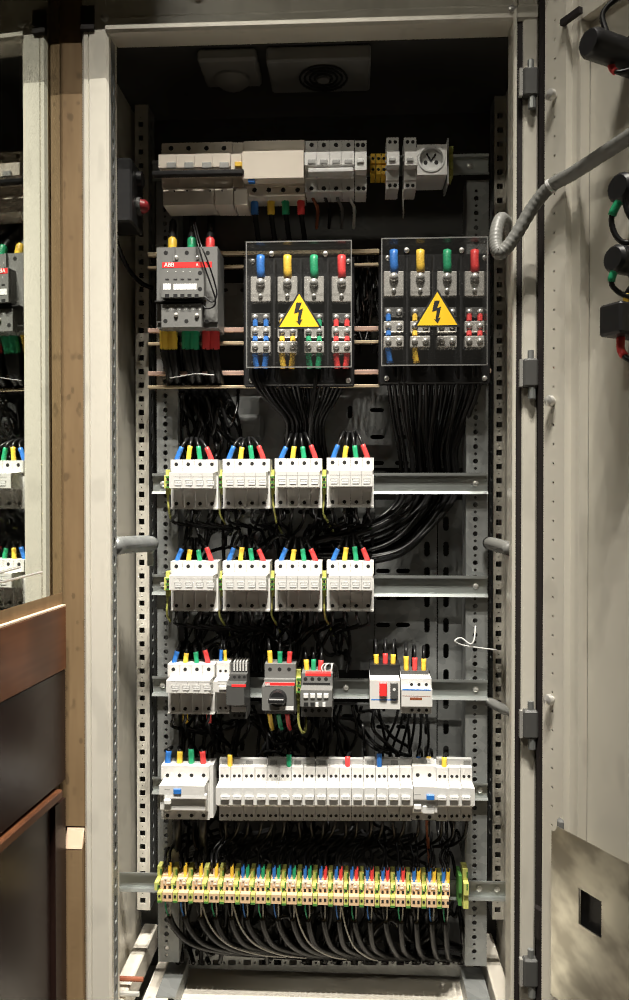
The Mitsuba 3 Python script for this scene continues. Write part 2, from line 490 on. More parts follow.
vs = [(c, y, 5.5, 15) for c in (427, 446) for y in np.arange(498, 760, 25.5)]
hs = [(x, y, 14, 4.5) for y in (571, 598, 625, 700, 727) for x in (383, 403)]
slotted_plate(375, 437, 500, 770, 0.262, [s for s in vs if s[0] == 427] + hs)
slotted_plate(437.6, 466, 500, 770, 0.264, [s for s in vs if s[0] == 446])
slotted_plate(178, 466, 384, 468, 0.264, [(x, y, 14, 4) for y in (410, 437, 463) for x in (377, 402)] + [(206, 412, 4, 12), (228, 434, 5, 13), (350, 412, 5, 13)] + [(x, 455, 5, 13) for x in (200, 228, 256, 300)])
slotted_plate(178, 374.5, 500, 560, 0.266, [(x, 512, 14, 4) for x in range(195, 370, 22)] + [(x, 530, 5, 13) for x in range(190, 370, 20)])
slotted_plate(178, 374.5, 600, 668, 0.266, [(x, 610, 14, 4) for x in range(195, 370, 22)] + [(x, 655, 5, 13) for x in range(190, 370, 26)])
slotted_plate(178, 374.5, 705, 770, 0.266, [(x, 716, 14, 4) for x in range(195, 370, 22)] + [(x, 745, 5, 13) for x in range(190, 370, 26)])
slotted_plate(178, 466, 280, 345, 0.266, [(x, 290, 14, 4) for x in range(195, 460, 26)])
for px0, px1, py0, py1 in ((237, 263, 414, 440), (214, 232, 615, 645), (250, 264, 618, 646), (268, 302, 614, 646), (318, 334, 612, 640)):
    a, b = P(px0, py1, 0.24), P(px1, py0, 0.24)
    add(cab, 'plate_tab', bx(a[0], b[0], 0.240, 0.2605, a[2], b[2], 0.006), 'galv')

# bottom cross bar with square holes, corner brackets, base members, studs
a, b = P(178, 968, 0.215), P(466, 957, 0.215)
pg = sbox(a[0], a[2], b[0], b[2])
hsq = []
for px in np.arange(186, 462, 15.3):
    c = P(px, 962.5, 0.215)
    hsq += [sbox(c[0] - 0.0066, c[2] - 0.0045, c[0] + 0.0066, c[2] + 0.0045), ngon(c[0] + M(7.6, 0.215), c[2], 0.0022, 6)]
add(cab, 'cross_bar', cat(plate_y(pg.difference(unary_union(hsq)), 0.215, 0.217), bx(a[0], b[0], 0.2171, 0.25, b[2] - 0.002, b[2])), 'galv')
for s in (-1, 1):
    if s < 0:
        x0, x1 = P(163, 960, 0.15)[0], P(182, 960, 0.15)[0]
        xs = P(150, 980, 0.1)[0]
    else:
        x0, x1 = P(465, 960, 0.15)[0], P(487, 960, 0.15)[0]
        xs = P(478, 980, 0.1)[0]
    add(cab, 'corner_bracket', cat(bx(x0, x1, 0.10, 0.205, ZF + 0.030, ZF + 0.0325), bx(x0, x0 + 0.0025, 0.10, 0.205, ZF + 0.0005, ZF + 0.030), bx(x1 - 0.0025, x1, 0.10, 0.205, ZF + 0.0005, ZF + 0.030)), 'galv')
    c0, c1 = (x0 - 0.012, x1 - 0.012) if s < 0 else (x0 - 0.004, x1 + 0.004)
    pg = sbox(c0, ZF + 0.002, c1, ZF + 0.030).difference(unary_union([sbox((c0 + c1) / 2 - 0.007, ZF + 0.009, (c0 + c1) / 2 + 0.007, ZF + 0.021)]))
    add(cab, 'bracket_plate', cat(plate_y(pg, 0.094, 0.0965), bx(c0, c1, 0.0966, 0.0999, ZF + 0.0275, ZF + 0.030)), 'paint')
    xm = (XL + 0.012) if s < 0 else (XR - 0.012)
    xin = xm + 0.026 if s < 0 else xm - 0.026
    add(cab, 'base_member', bx(min(xm, xin), max(xm, xin), 0.053, 0.29, ZF + 0.001, ZF + 0.045, 0.002), 'base_paint')
    for yy, zz in ((0.10, 0.060), (0.075, 0.052)):
        if s < 0:
            add(cab, 'threaded_stud', cyl((XL + 0.0045, yy, ZF + zz), (XL + 0.062, yy, ZF + zz), 0.004, 8), 'rust' if yy == 0.10 else 'steel', 40, 'rust-brown stud' if yy == 0.10 else None)
    p = np.array([x0 - 0.014 if s < 0 else x1 + 0.014, 0.115, ZF + 0.0])
    add(cab, 'anchor_bolt', cat(cyl(p, p + [0, 0, 0.020], 0.004, 8), cyl(p + [0, 0, 0.0005], p + [0, 0, 0.008], 0.008, 6)), 'steel')

# hinges on the right post
for py in (86, 374, 722, 968):
    c = P(528, py, -0.001)
    h = M(14, 0)
    hk = add(cab, 'hinge', bx(c[0] - 0.010, c[0] + 0.012, -0.016, -0.0012, c[2] - h, c[2] + h, 0.003), 'darkgrey')
    add(hk, 'pin', cyl((c[0] + 0.002, -0.009, c[2] + h), (c[0] + 0.002, -0.009, c[2] + h + 0.012), 0.0045, 8), 'galv', 40)
    add(hk, 'pin', cat(cyl((c[0] + 0.004, -0.009, c[2] - h), (c[0] + 0.004, -0.009, c[2] - h - 0.016), 0.0055, 8)), 'galv', 40)
    add(hk, 'edge', bx(c[0] - 0.0145, c[0] - 0.0102, -0.014, -0.0062, c[2] - h * 0.95, c[2] + h * 0.95), 'steel')

# ------------------------------------------------------------------ the door, swung open beyond a right angle
HP = np.array([XR + 0.001, -0.002, 0.0])
DE, DN = np.array([0.5, -0.8660254, 0.0]), np.array([-0.8660254, -0.5, 0.0])


def D(t, n, z):
    return HP + DE * t + DN * n + np.array([0, 0, z])


DR = np.stack([DE, -DN, [0, 0, 1]], 1)     # local x along the door, local -y out of its inner face


def dbox(t0, t1, n0, n1, z0, z1, bev=0.0):
    return moved(bx(t0, t1, -n1, -n0, z0, z1, bev), DR, HP)


def dprof(pts, z0, z1):
    return moved(prism_z([(t, -n) for t, n in pts][::-1], z0, z1), DR, HP)


ZD0, ZD1 = 0.125, ZT - 0.04
ZIN = ZTOP - 0.05
add(cab + '__door', 'skin', dbox(0.0, 0.62, -0.022, -0.0205, ZD0, ZD1), 'paint')
pg = sbox(0.0235, ZD0 + 0.01, 0.062, ZD1 - 0.01)
zh, hh = [], []
z = ZD0 + 0.03
while z < ZD1 - 0.03:
    hh.append(ngon(0.0425, z, 0.0019, 6)); z += M(18.7, -0.035)
pl = plate_y(pg.difference(unary_union(hh)), -0.012, -0.0105)
add(cab + '__door', 'perforated_flange', moved(cat(pl, bx(0.0235, 0.025, -0.0104, 0.020, ZD0 + 0.01, ZD1 - 0.01)), DR, HP), 'paint')
add(cab + '__door', 'stiffener', dprof([(0.0621, 0.0105), (0.0621, 0.012), (0.0635, 0.012), (0.066, 0.003), (0.0795, 0.003), (0.0835, 0.009), (0.0875, 0.009), (0.0885, -0.0065), (0.087, -0.0065), (0.0625, 0.0)], ZD0 + 0.01, ZD1 - 0.01), 'paint')
add(cab + '__door', 'inner_panel', dbox(0.0890, 0.60, -0.0204, -0.0070, ZD0 + 0.01, ZIN), 'paint')
add(cab + '__door', 'top_rail', dbox(0.0890, 0.60, -0.0204, 0.010, ZIN + 0.001, ZD1 - 0.01), 'paint')
add(cab + '__door', 'gasket', dbox(0.001, 0.0230, -0.0204, 0.006, ZD0 + 0.005, ZD1 - 0.005, 0.004), 'rubber')
c = D(0.011, 0.004, P(541, 925, -0.02)[2])
add(cab + '__door', 'gasket_bulge', moved(bx(-0.0095, 0.0095, -0.006, 0.006, -0.026, 0.026, 0.005), DR, c), 'rubber')
for py in (100, 402, 697):
    z = P(557, py, -0.035)[2]
    b = D(0.044, 0.012, z)
    add(cab + '__door', 'stud', _lathe([b, b + DN * 0.006, b + DN * 0.0062, b + DN * 0.012, b + DN * 0.014], [0.0035, 0.0035, 0.008, 0.0075, 0.003], 12), 'steel', 40)
zz = P(573, 24, -0.06)[2]
add(cab + '__door', 'latch_bar', dbox(0.060, 0.094, 0.013, 0.020, zz - 0.004, zz + 0.004), 'rubber')
# sheet-metal document pocket low on the door
zt, zb = 1 - 0.462, 1 - 0.700
pk = cab + '__door'
pp = sbox(0.0535, zb, 0.40, zt).difference(sbox(0.1037, 1 - 0.577, 0.1425, 1 - 0.529))
pp = pp.difference(ngon(0.0535, zt, 0.010, 12))
add(pk, 'document_pocket', moved(cat(plate_y(pp, -0.0235, -0.022), bx(0.0535, 0.055, -0.0219, -0.0125, zb, zt - 0.012), bx(0.09, 0.40, -0.0219, 0.0065, zb, zb + 0.0015)), DR, HP), 'pocket', label='galvanised sheet pocket with a dark square opening')
add(pk, 'pocket_backing', dbox(0.098, 0.150, 0.0130, 0.0135, 1 - 0.585, 1 - 0.520), 'black')
add(pk, 'pocket_clip', dbox(0.058, 0.070, 0.0125, 0.0215, zt - 0.010, zt + 0.010, 0.004), 'grey')

# ------------------------------------------------------------------ mirrored wardrobe on the left
A4 = math.radians(4.0)
WN = np.array([math.cos(A4), -math.sin(A4), 0])
WU = np.array([-math.sin(A4), -math.cos(A4), 0])       # from the far end towards the viewer
WO = np.array([-0.4323, -0.011, 0])
WR = np.stack([WU, WN, [0, 0, -1]], 1)                  # right-handed frame: u, outward normal, down


def wbox(u0, u1, n0, n1, z0, z1, bev=0.0):
    return moved(bx(u0, u1, n0, n1, -z1, -z0, bev), WR, WO)


war = thing('mirrored_wardrobe', 'dark mahogany wardrobe with a tall mirror beside the cabinet, its raw wood edge showing', 'wardrobe')
zm = 1 - 0.152
add(war, 'mirror', wbox(0.001, 0.55, -0.006, 0.0, zm, 2.10), 'mirror', label='tall mirror reflecting the cabinet')
add(war, 'carcass', wbox(0.0, 0.56, -0.50, -0.0065, 0.0, 2.15), 'darkwood')
add(war, 'mirror_rail', wbox(0.0005, 0.56, -0.006, 0.0008, zm - 0.018, zm - 0.0005), 'rawwood')
add(war, 'upper_board', wbox(0.004, 0.56, -0.006, 0.008, 1 - 0.265, zm - 0.020, 0.0012), 'redwood', label='reddish wood board with a pale strip for its lit top edge')
add(war, 'dark_board', wbox(0.004, 0.56, -0.006, 0.0065, 1 - 0.43, 1 - 0.2655, 0.001), 'darkwood', label='darker lower part of the reddish board')  # lower part of the board, split off and given a darker colour
add(war, 'board_edge', wbox(0.004, 0.56, 0.0005, 0.0078, zm - 0.0199, zm - 0.0175), 'cut_lit_wood')  # top edge catching light, put in as a pale strip
add(war, 'ledge', wbox(0.03, 0.56, -0.006, 0.014, 1 - 0.448, 1 - 0.434, 0.002), 'redwood')
add(war, 'lower_panel', wbox(0.04, 0.56, -0.006, -0.001, 0.05, 1 - 0.450), 'darkwood')
add(war, 'stile', wbox(0.004, 0.038, -0.006, 0.006, 0.05, 1 - 0.457), 'darkwood')
# raw wooden edge strip facing the viewer
xq0, xq1 = P(58, 490, 0.008)[0], XL - 0.0012
zk = P(74, 838, 0.0)[2]
ym = 0.008
add(war, 'edge_strip', prism_z([(xq0 - 0.012, ym + 0.002), (xq0 - 0.004, ym), (xq1 - 0.001, ym), (xq1, ym + 0.002), (xq1, ym + 0.024), (xq0 - 0.012, ym + 0.024)], zk + 0.0145, 2.15), 'rawwood')
xq2 = P(64.5, 838, ym - 0.012)[0]
add(war, 'edge_strip', cat(prism_x([(ym - 0.012, 0.0), (ym - 0.012, zk - 0.016), (ym + 0.024, zk + 0.0135), (ym + 0.024, 0.0)], xq0 - 0.006, xq1 - 0.001)), 'rawwood')
add(war, 'sawn_notch', prism_x([(ym - 0.012, zk - 0.0155), (ym - 0.004, zk - 0.009), (ym + 0.0, zk + 0.012), (ym - 0.0005, zk + 0.0125), (ym - 0.0125, zk - 0.0145)], xq2, xq1 - 0.001), 'cut_lit_wood', label='pale freshly sawn notch')
for k, (a, b) in enumerate((((-14, 577), (20, 567)), ((-14, 586), (42, 572)))):  # rods put in for the bright streaks in the mirror
    pa = P(a[0], a[1], -0.222); pb = P(b[0], b[1], -0.140 if k == 0 else -0.078)
    solo('metal_rod', cyl(pa, pb, 0.0016, 6), 'steel', ['shorter, upper thin rod added for a bright streak in the mirror', 'longer, lower thin rod added for a bright streak in the mirror'][k], 'rod', smooth=True)

# ------------------------------------------------------------------ DIN rails
def din_rail(px0, px1, py0, py1, Y=YR, label='', mat='zinc', screws=(), group=None):
    a, b = P(px0, (py0 + py1) / 2, Y), P(px1, (py0 + py1) / 2, Y)
    h = M(py1 - py0, Y) / 2
    zc = (a[2] + b[2]) / 2
    d, lip, t = 0.0078, h * 0.26, 0.0012
    prof = [(Y, zc + h), (Y, zc + h - lip), (Y + d - t, zc + h - lip), (Y + d - t, zc - h + lip), (Y, zc - h + lip), (Y - 0.0022, zc - h), (Y - 0.0008, zc - h), (Y + t, zc - h + lip - t), (Y + d, zc - h + lip - t),  # lower lip flared beyond a real rail so it catches light
            (Y + d, zc + h - lip + t), (Y + t, zc + h - lip + t), (Y + t, zc + h)]
    k = thing('din_rail', label, 'rail', group)
    add(k, 'bar', prism_x(prof, a[0], b[0]), mat)
    for s in screws:
        c = P(s, (py0 + py1) / 2, Y + d)
        add(k, 'screw', knob((c[0], Y + d - t, zc), 0.0048, 0.003), 'steel', 40)
    return k


din_rail(152, 489, 157, 178, label='zinc mounting rail carrying the topmost row of devices and the socket', screws=(470,))
din_rail(152, 488, 473, 494, label='zinc mounting rail carrying the upper row of four breakers', screws=(475.5, 163))
din_rail(152, 488, 575, 596, label='zinc mounting rail carrying the lower row of four breakers', screws=(475.5, 163))
din_rail(152, 488, 678, 698, label='zinc mounting rail carrying the motor starters and small contactors', screws=(475.5, 346, 163))
din_rail(152, 488, 780, 797, label='zinc mounting rail carrying the long row of single-pole breakers', screws=(480,))
din_rail(118, 512, 877, 896, label='wide zinc mounting rail carrying the yellow terminal strip', screws=(479, 497))
for i, (py, m) in enumerate(((256.5, 'brass'), (269.5, 'brass'), (332, 'copper'), (345, 'brass'), (374.5, 'copper'), (388, 'brass'))):  # lit lips of the rails behind, drawn as separate coloured bars
    a, b = P(151, py, 0.17), P(379 if i != 4 else 489, py, 0.17)
    zc = (P(150, py, 0.17)[2] + P(380, py, 0.17)[2]) / 2
    h = M(2.0 if i % 2 == 0 else 1.4, 0.17)
    solo('busbar', bx(a[0], b[0], 0.1475, 0.1585, zc - h, zc + h, 0.0008), m,
         f'{"pinkish copper" if m == "copper" else "brass-coloured"} horizontal bar standing for a rail edge, {ORD[i]} from top behind the contactor and terminal boxes', 'support bar', 'bars behind the distribution boxes')


# ------------------------------------------------------------------ device helpers
def body(px0, px1, bands, Yback=YR - 0.001, n=1, gap=0.00025):
    """A moulded housing: bands from top to bottom as (py0, py1, Y), drawn out across px0..px1, n poles side by side."""
    pc = (px0 + px1) / 2
    front = []
    for y0, y1, Y in bands:
        front += [(Y, P(pc, y0, Y)[2]), (Y, P(pc, y1, Y)[2])]
    # the outline must go down
    fixed, last = [], None
    for Y, z in front:
        if last is not None and z > last: z = last
        fixed.append((Y, z)); last = z
    prof = [(Yback, fixed[0][1])] + fixed + [(Yback, fixed[-1][1])]
    pg = Polygon(prof).buffer(0)
    Y0 = bands[0][2]
    xs = np.linspace(P(px0, bands[0][0], Y0)[0], P(px1, bands[0][0], Y0)[0], n + 1)
    return cat([prism_x(pg, xs[i] + gap, xs[i + 1] - gap) for i in range(n)])


def fbox(px0, px1, py0, py1, Y, depth, bev=0.0, proud=0.0):
    """A box whose front face covers a pixel rectangle at depth Y."""
    a, b = P(px0, py1, Y), P(px1, py0, Y)
    zc0, zc1 = P((px0 + px1) / 2, py1, Y)[2], P((px0 + px1) / 2, py0, Y)[2]
    return bx(a[0], b[0], Y - proud, Y + depth, zc0, zc1, bev)


def hole(px, py, Y, r=1.5, proud=0.0004, n=8):  # flat disc on the face; dark ones stand for shade inside a hole
    p = P(px, py, Y)
    r = M(r, Y)
    return cyl(p + [0, 0.001, 0], p - [0, proud, 0], r, n)


def sleeve(k, pts, r, mat, name='end_sleeve'):
    return add(k, name, tube([P(*p) for p in pts], r, 8, 2), mat, True)


def wire(label, group, pts, r, sleeves=(), mat='cable', cat_='wire', name='wire'):
    """sleeves: (list of points, radius, material)."""
    pts3 = [p if isinstance(p, np.ndarray) else P(*p) for p in pts]
    if not sleeves:
        return solo(name, tube(pts3, r, 6, 5), mat, label, cat_, group, True)
    k = thing(name, label, cat_, group)
    add(k, 'insulation', tube(pts3, r, 6, 5), mat, True)
    for s, sr, sm in sleeves:
        sleeve(k, s, sr, sm)
    return k


CO = ['blue', 'yellow', 'green', 'red']


def four_pole(px0, px1, t, name, label, group, sc=1.0):
    """Modular four-pole breaker; t = pixel row of its top."""
    w = (px1 - px0) / 4
    xs = [px0 + w * (i + 0.5) for i in range(4)]
    xn = [px0 + 2.4 + (w - 1.05) * (i + 0.5) for i in range(4)]
    k = thing(name, label, 'circuit breaker', group)
    add(k, 'housing', cat(body(px0, px1, [(t, t + 12.5 * sc, YT), (t + 12.6 * sc, t + 48.0 * sc, YT + 0.003), (t + 48.2 * sc, t + 49.8 * sc, YT - 0.002)], n=4), body(px0 + 2.4, px1 - 1.8, [(t + 12.0 * sc, t + 12.2 * sc, YT - 0.003), (t + 13.2 * sc, t + 28.5 * sc, YN), (t + 29.3 * sc, t + 29.6 * sc, YT)], Yback=YT + 0.005, n=4)), 'light')
    sl = [cat(fbox(x - 3.9, x + 3.0, t + 20.6 * sc, t + 21.4 * sc, YN, 0.001, proud=0.0013), fbox(x + 3.4, x + 4.0, t + 20.6 * sc, t + 25.5 * sc, YN, 0.001, proud=0.0004), fbox(x - 3.4, x + 3.0, t + 23.0 * sc, t + 23.5 * sc, YN, 0.001, proud=0.0014)) for x in xn]
    add(k, 'toggle_slot', cat(sl), 'midgrey', kind='stuff')
    for x in xn:
        add(k, 'toggle', fbox(x - 3.6, x + 3.1, t + 21.2 * sc, t + 26.0 * sc, YN - 0.001, 0.0012, 0.0004), 'white')
    add(k, 'label_groove', cat([fbox(px0 + 3, px1 - 2.4, t + 17.0 * sc, t + 17.5 * sc, YN, 0.001, proud=0.0003)]), 'midgrey')
    add(k, 'terminal_screw', cat([hole(x, t + 4.8 * sc, YT, 1.95) for x in xs] + [hole(x, t + 44.2 * sc, YT + 0.003, 1.95) for x in xs]), 'slot', kind='stuff')
    return k, xs


def pole_wires(xs, t, where, group, colours=CO, lean=0.35, tall=13, r=0.0028, rs=0.0042, up=9, Yb=YT + 0.014):
    cx = sum(xs) / len(xs)
    for i, (x, c) in enumerate(zip(xs, colours)):
        dx = (cx - x) * lean
        tl = tall + RNG.uniform(-1.5, 1.5)
        b0, b1 = (x, t + 1.0, Yb), (x + dx * 0.9, t - tl, Yb + 0.002)
        e = RNG.uniform(-3, 3)
        pts = [(x + dx * 0.5, t - tl * 0.5, Yb + 0.001), b1, (x + dx * 1.4, t - tl - up * 0.6, Yb + 0.007), (x + dx * 1.9 + e * 0.3, t - tl - up, Yb + 0.022), (x + dx * 2.2 + e * 0.6, t - tl - up * 0.6, Yb + 0.045),
               (x + dx * 2.4 + e, t - 2, Yb + 0.068), (x + dx * 2.5 + e * 1.5, t + 24, Yb + 0.078), (x + dx * 2.5 + e * 2, t + 46, Yb + 0.085)]
        wire(f'black wire with {c} sleeve, {where(i)}', group, pts, r, [([b0, ((x + b1[0]) / 2, t - tl / 2, Yb + 0.001), b1], rs, c)])


def tail_wires(xs, t, label, group, r=0.0028, long=26, mats=None, toward=None):
    for i, x in enumerate(xs):
        g = RNG.uniform(-5, 5)
        tw = x + g if toward is None else x + (toward - x) * 0.35 + g
        pts = [(x, t - 2, YT + 0.02), (x + g * 0.1, t + 6, YT + 0.022), (x + g * 0.4, t + 14, YT + 0.04), (tw, t + long * 0.8, YT + 0.08), (tw + g, t + long, YT + 0.11), (tw + g * 2, t + long + 14, YT + 0.135)]
        wire(label, group, pts, r)


def earth_terminal(px0, px1, py0, py1, label, group, Y=YT + 0.012):
    """Slim yellow-green earth terminal with stepped sides."""
    k = thing('earth_terminal', label, 'terminal block', group)
    h = py1 - py0
    add(k, 'housing', body(px0, px1, [(py0, py0 + h * 0.22, Y + 0.012), (py0 + h * 0.25, py0 + h * 0.75, Y), (py0 + h * 0.78, py1, Y + 0.012)]), 'lime')
    add(k, 'green_band', cat([fbox(px0 + 0.1, px1 - 0.1, py0 + h * a, py0 + h * b, Y, 0.002, proud=0.0005) for a, b in ((0.27, 0.34), (0.47, 0.55), (0.68, 0.74))]), 'leaf', kind='stuff')
    add(k, 'terminal_screw', cat([hole((px0 + px1) / 2, py0 + h * q, Y, min(1.3, (px1 - px0) * 0.3), 0.0009) for q in (0.40, 0.62)]), 'slot', kind='stuff')
    return k


# ------------------------------------------------------------------ two rows of four breakers
for row, (t, nm) in enumerate(((459.5, 'upper'), (561.5, 'lower'))):
    proto = None
    starts = [170.4, 222.4, 274.6, 326.6]
    for i, px0 in enumerate(starts):
        lab = f'light grey four-pole breaker, {ORD[i]} from left in the {nm} row of four'
        four_pole(px0, px0 + 47.5, t - 0.6 * i * (1 - row * 1.0), 'four_pole_breaker', lab, 'four-pole breakers in two rows')
        w = 47.5 / 4
        xs = [px0 + w * (j + 0.5) for j in range(4)]
        pole_wires(xs, t - 0.3 * i, lambda j, i=i, nm=nm: f'pole {["one", "two", "three", "four"][j]} of {ORD[i]} breaker, {nm} row of four', 'sleeved wires on the two breaker rows', up=(8 if i < 2 else 13) if row == 0 else 11)
        tail_wires(xs, t + 49, f'thin black wire leaving the underside of the {nm} breaker row', f'wires under the {nm} breaker row', toward=300)
    for i, px in enumerate((165.6, 217.8, 270.0, 322.0)):
        earth_terminal(px, px + 4.4, t + 10, t + 35, f'slim yellow-green earth terminal left of the {ORD[i]} breaker, {nm} row of four', 'earth terminals between the breakers')
        g = RNG.uniform(-1, 1)
        wire(f'yellow-green earth wire hanging left of the {ORD[i]} breaker, {nm} row of four', 'earth wires under the breaker rows',
             [(px + 2.2, t + 33, YT + 0.03), (px + 2.2 + g, t + 44, YT + 0.024), (px + 3 + g * 2, t + 54, YT + 0.032), (px + 7, t + 64, YT + 0.07), (px + 12, t + 74, YT + 0.12)], 0.0019, mat='lime')

# ------------------------------------------------------------------ row three: breaker, relay, motor starters, contactors
k, xs = four_pole(167.5, 214.6, 664.5, 'four_pole_breaker', 'light grey four-pole breaker at the left end of the motor starter rail', 'four-pole breakers in two rows')
pole_wires(xs, 664.5, lambda j: f'pole {["one", "two", "three", "four"][j]} of the breaker on the motor starter rail', 'sleeved wires on the motor starter rail', lean=0.25, tall=13)
tail_wires(xs, 713, 'thin black wire leaving the underside of the motor starter rail devices', 'wires under the motor starter rail', toward=260)
for x, c in ((xs[1], 'yellow'), (xs[3], 'red')):
    wire(f'black wire with {c} sleeve under the breaker on the motor starter rail', 'lower sleeved wires', [(x, 716, YT + 0.03), (x, 724, YT + 0.034), (x + 4, 738, YT + 0.06), (x + 12, 752, YT + 0.10)], 0.003, [([(x, 711, YT + 0.026), (x + 0.3, 722, YT + 0.032)], 0.0048, c)])
# narrow two-pole breaker
t = 665
k = thing('narrow_breaker', 'slim light grey breaker between the four-pole breaker and the dark grey relay', 'circuit breaker')
add(k, 'housing', body(216.4, 229.6, [(t - 2, t + 12, YT), (t + 13, t + 27, YN), (t + 28, t + 47, YT + 0.003), (t + 47.2, t + 49, YT)]), 'light')
add(k, 'toggle', fbox(219, 226.5, t + 21, t + 25, YN - 0.003, 0.0032, 0.0008), 'white')
add(k, 'label_groove', cat([fbox(217.5, 228.5, t + 19, t + 19.6, YN, 0.001, proud=0.0003), fbox(217.5, 228.5, t + 16, t + 16.4, YN, 0.001, proud=0.0003)]), 'midgrey', kind='stuff')
add(k, 'terminal_screw', cat([hole(x, t + 6, YT, 1.4) for x in (220.5, 225.7)] + [hole(x, t + 43, YT + 0.003, 1.4) for x in (220.5, 225.7)]), 'slot', kind='stuff')
pole_wires([220.5, 225.7], t - 2, lambda j: f'the {["left", "right"][j]} side of the slim breaker beside the relay', 'sleeved wires on the motor starter rail', ['blue', 'yellow'], tall=12, r=0.002, rs=0.0028)
# dark grey relay
t = 664
k = thing('monitoring_relay', 'dark grey slim relay with a red stripe beside the slim breaker', 'relay')
add(k, 'housing', body(230.6, 248.2, [(t, t + 8, YT + 0.012), (t + 9, t + 17, YT - 0.004), (t + 18, t + 41, YN - 0.004), (t + 42, t + 55, YT - 0.004)]), 'darkgrey')
add(k, 'red_stripe', fbox(231.5, 246, t + 20.5, t + 23.0, YN - 0.004, 0.001, proud=0.0004), 'stripe')
add(k, 'label_plate', fbox(231.5, 246, t + 42.5, t + 48, YT - 0.004, 0.001, proud=0.0006), 'white')
add(k, 'vent_fin', cat([fbox(233.5 + 3 * i, 234.8 + 3 * i, t - 2.5, t + 7, YT + 0.010, 0.03) for i in range(5)]), 'pale', kind='stuff')
add(k, 'terminal_screw', cat([hole(x, t + 13, YT - 0.004, 1.5) for x in (234.5, 239.4, 244.3)] + [hole(x, t + 51.5, YT - 0.004, 1.5) for x in (234.5, 239.4, 244.3)]), 'slot', kind='stuff')
# motor protection switch with rotary knob
t = 664
k = thing('motor_starter', 'grey motor protection switch with a black rotary knob and red stripe', 'motor starter')
add(k, 'housing', body(264.6, 295.8, [(t, t + 14, YT + 0.004), (t + 14.5, t + 18, YT - 0.006), (t + 18.2, t + 46.5, YN - 0.006), (t + 47, t + 50, YT)]), 'grey')
add(k, 'red_stripe', fbox(264.9, 294.6, t + 18.8, t + 21.6, YN - 0.006, 0.001, proud=0.0004), 'stripe')
add(k, 'lettering', cat([text('ABB', M(1.9, YN), P(267.4, t + 20.2, YN - 0.0064))]), 'white')
add(k, 'lower_label', fbox(279.5, 293.5, t + 42, t + 46, YN - 0.006, 0.001, proud=0.0004), 'white')
c = P(278, t + 34, YN - 0.006)
add(k, 'rotary_knob', cat(_lathe([c, c - [0, 0.004, 0], c - [0, 0.010, 0], c - [0, 0.0105, 0]], [M(9, YN), M(8.7, YN), M(7.4, YN), 0.002], 18), bx(c[0] - M(8.5, YN), c[0] + M(7.5, YN), c[1] - 0.022, c[1] - 0.009, c[2] - 0.004, c[2] + 0.004, 0.0015)), 'black')
add(k, 'terminal_screw', cat([hole(x, t + 5.3, YT + 0.004, 2.0) for x in (270, 279.5, 289)]), 'slot', kind='stuff')
pole_wires([270.5, 280, 289], t, lambda j: f'{["left", "middle", "right"][j]} pole of the grey motor protection switch', 'sleeved wires on the motor starter rail', ['yellow', 'green', 'red'], lean=-0.12, tall=14, up=11)
for x, c in ((271, 'yellow'), (280, 'green'), (288.5, 'red')):
    wire(f'black wire with {c} sleeve under the rotary motor protection switch', 'lower sleeved wires', [(x - 1, 722, YT + 0.038), (x + 1, 731, YT + 0.045), (x + 4, 742, YT + 0.07), (x + 10, 752, YT + 0.11)], 0.003, [([(x - 1.5, 714, YT + 0.03), (x + 1, 729, YT + 0.044)], 0.0042, c)])
earth_terminal(296.4, 301.0, 670, 701, 'slim yellow-green earth terminal between the rotary switch and the small contactor', 'earth terminals between the breakers')
wire('yellow-green earth wire curling below the earth terminal by the rotary switch', None, [(298.7, 700, YT + 0.03), (298.5, 722, YT + 0.03), (302, 732, YT + 0.035), (305, 731, YT + 0.05), (306, 722, YT + 0.09), (307, 715, YT + 0.13)], 0.0022, mat='lime')
# small grey contactor
t = 673.5
k = thing('contactor', 'small dark grey contactor with a red top edge and white buttons', 'contactor')
add(k, 'housing', body(301.4, 332.6, [(t, t + 12, YT - 0.012), (t + 12.5, t + 33, YN - 0.012), (t + 33.5, t + 43.5, YT - 0.014)]), 'grey')
add(k, 'red_edge', cat([fbox(305.5, 331, t + 0.2, t + 2.6, YT - 0.012, 0.001, proud=0.0005), fbox(305.5, 331, t - 0.4, t + 0.6, YT - 0.0118, 0.012)]), 'stripe')
add(k, 'switch_slot', cat([fbox(303, 330, t + 9.3, t + 11.2, YT - 0.012, 0.001, proud=0.0004)]), 'slot')
for x in (305.8, 312.6, 319.4, 326):
    add(k, 'button', fbox(x - 2.4, x + 2.4, t + 20, t + 25, YN - 0.014, 0.003, 0.001), 'white')
add(k, 'lower_slot', cat([fbox(x - 2.2, x + 2.2, t + 29, t + 33, YN - 0.0125, 0.001) for x in (306, 312.6)]), 'slot', kind='stuff')
add(k, 'indicator', cat([fbox(x - 1.4, x + 1.4, t + 29, t + 33.5, YN - 0.0135, 0.002) for x in (317, 324)]), 'white', kind='stuff')
add(k, 'terminal_screw', cat([hole(x, t + 5.5, YT - 0.012, 2.0) for x in (305.5, 312.3, 319.1, 326)] + [hole(x, t + 37, YT - 0.014, 1.9) for x in (305.5, 312.3, 319.1, 326)]), 'slot', kind='stuff')
pole_wires([307, 313.6, 320.2], t, lambda j: f'{["left", "middle", "right"][j]} pole of the small dark grey contactor', 'sleeved wires on the motor starter rail', ['yellow', 'green', 'red'], lean=-0.15, tall=15, up=11)
for i in range(5):
    x = 324 + i * 1.8
    wire('thin grey control wire at the right of the small dark grey contactor', 'control wires of the small contactor', [(x, t + 1, YT), (x + RNG.uniform(-3, 3), t - 6, YT + 0.004), (x + 2, t - 10, YT + 0.02), (x + 6, t - 5, YT + 0.06), (x + 8, t + 14, YT + 0.10)], 0.0012, mat='midgrey')
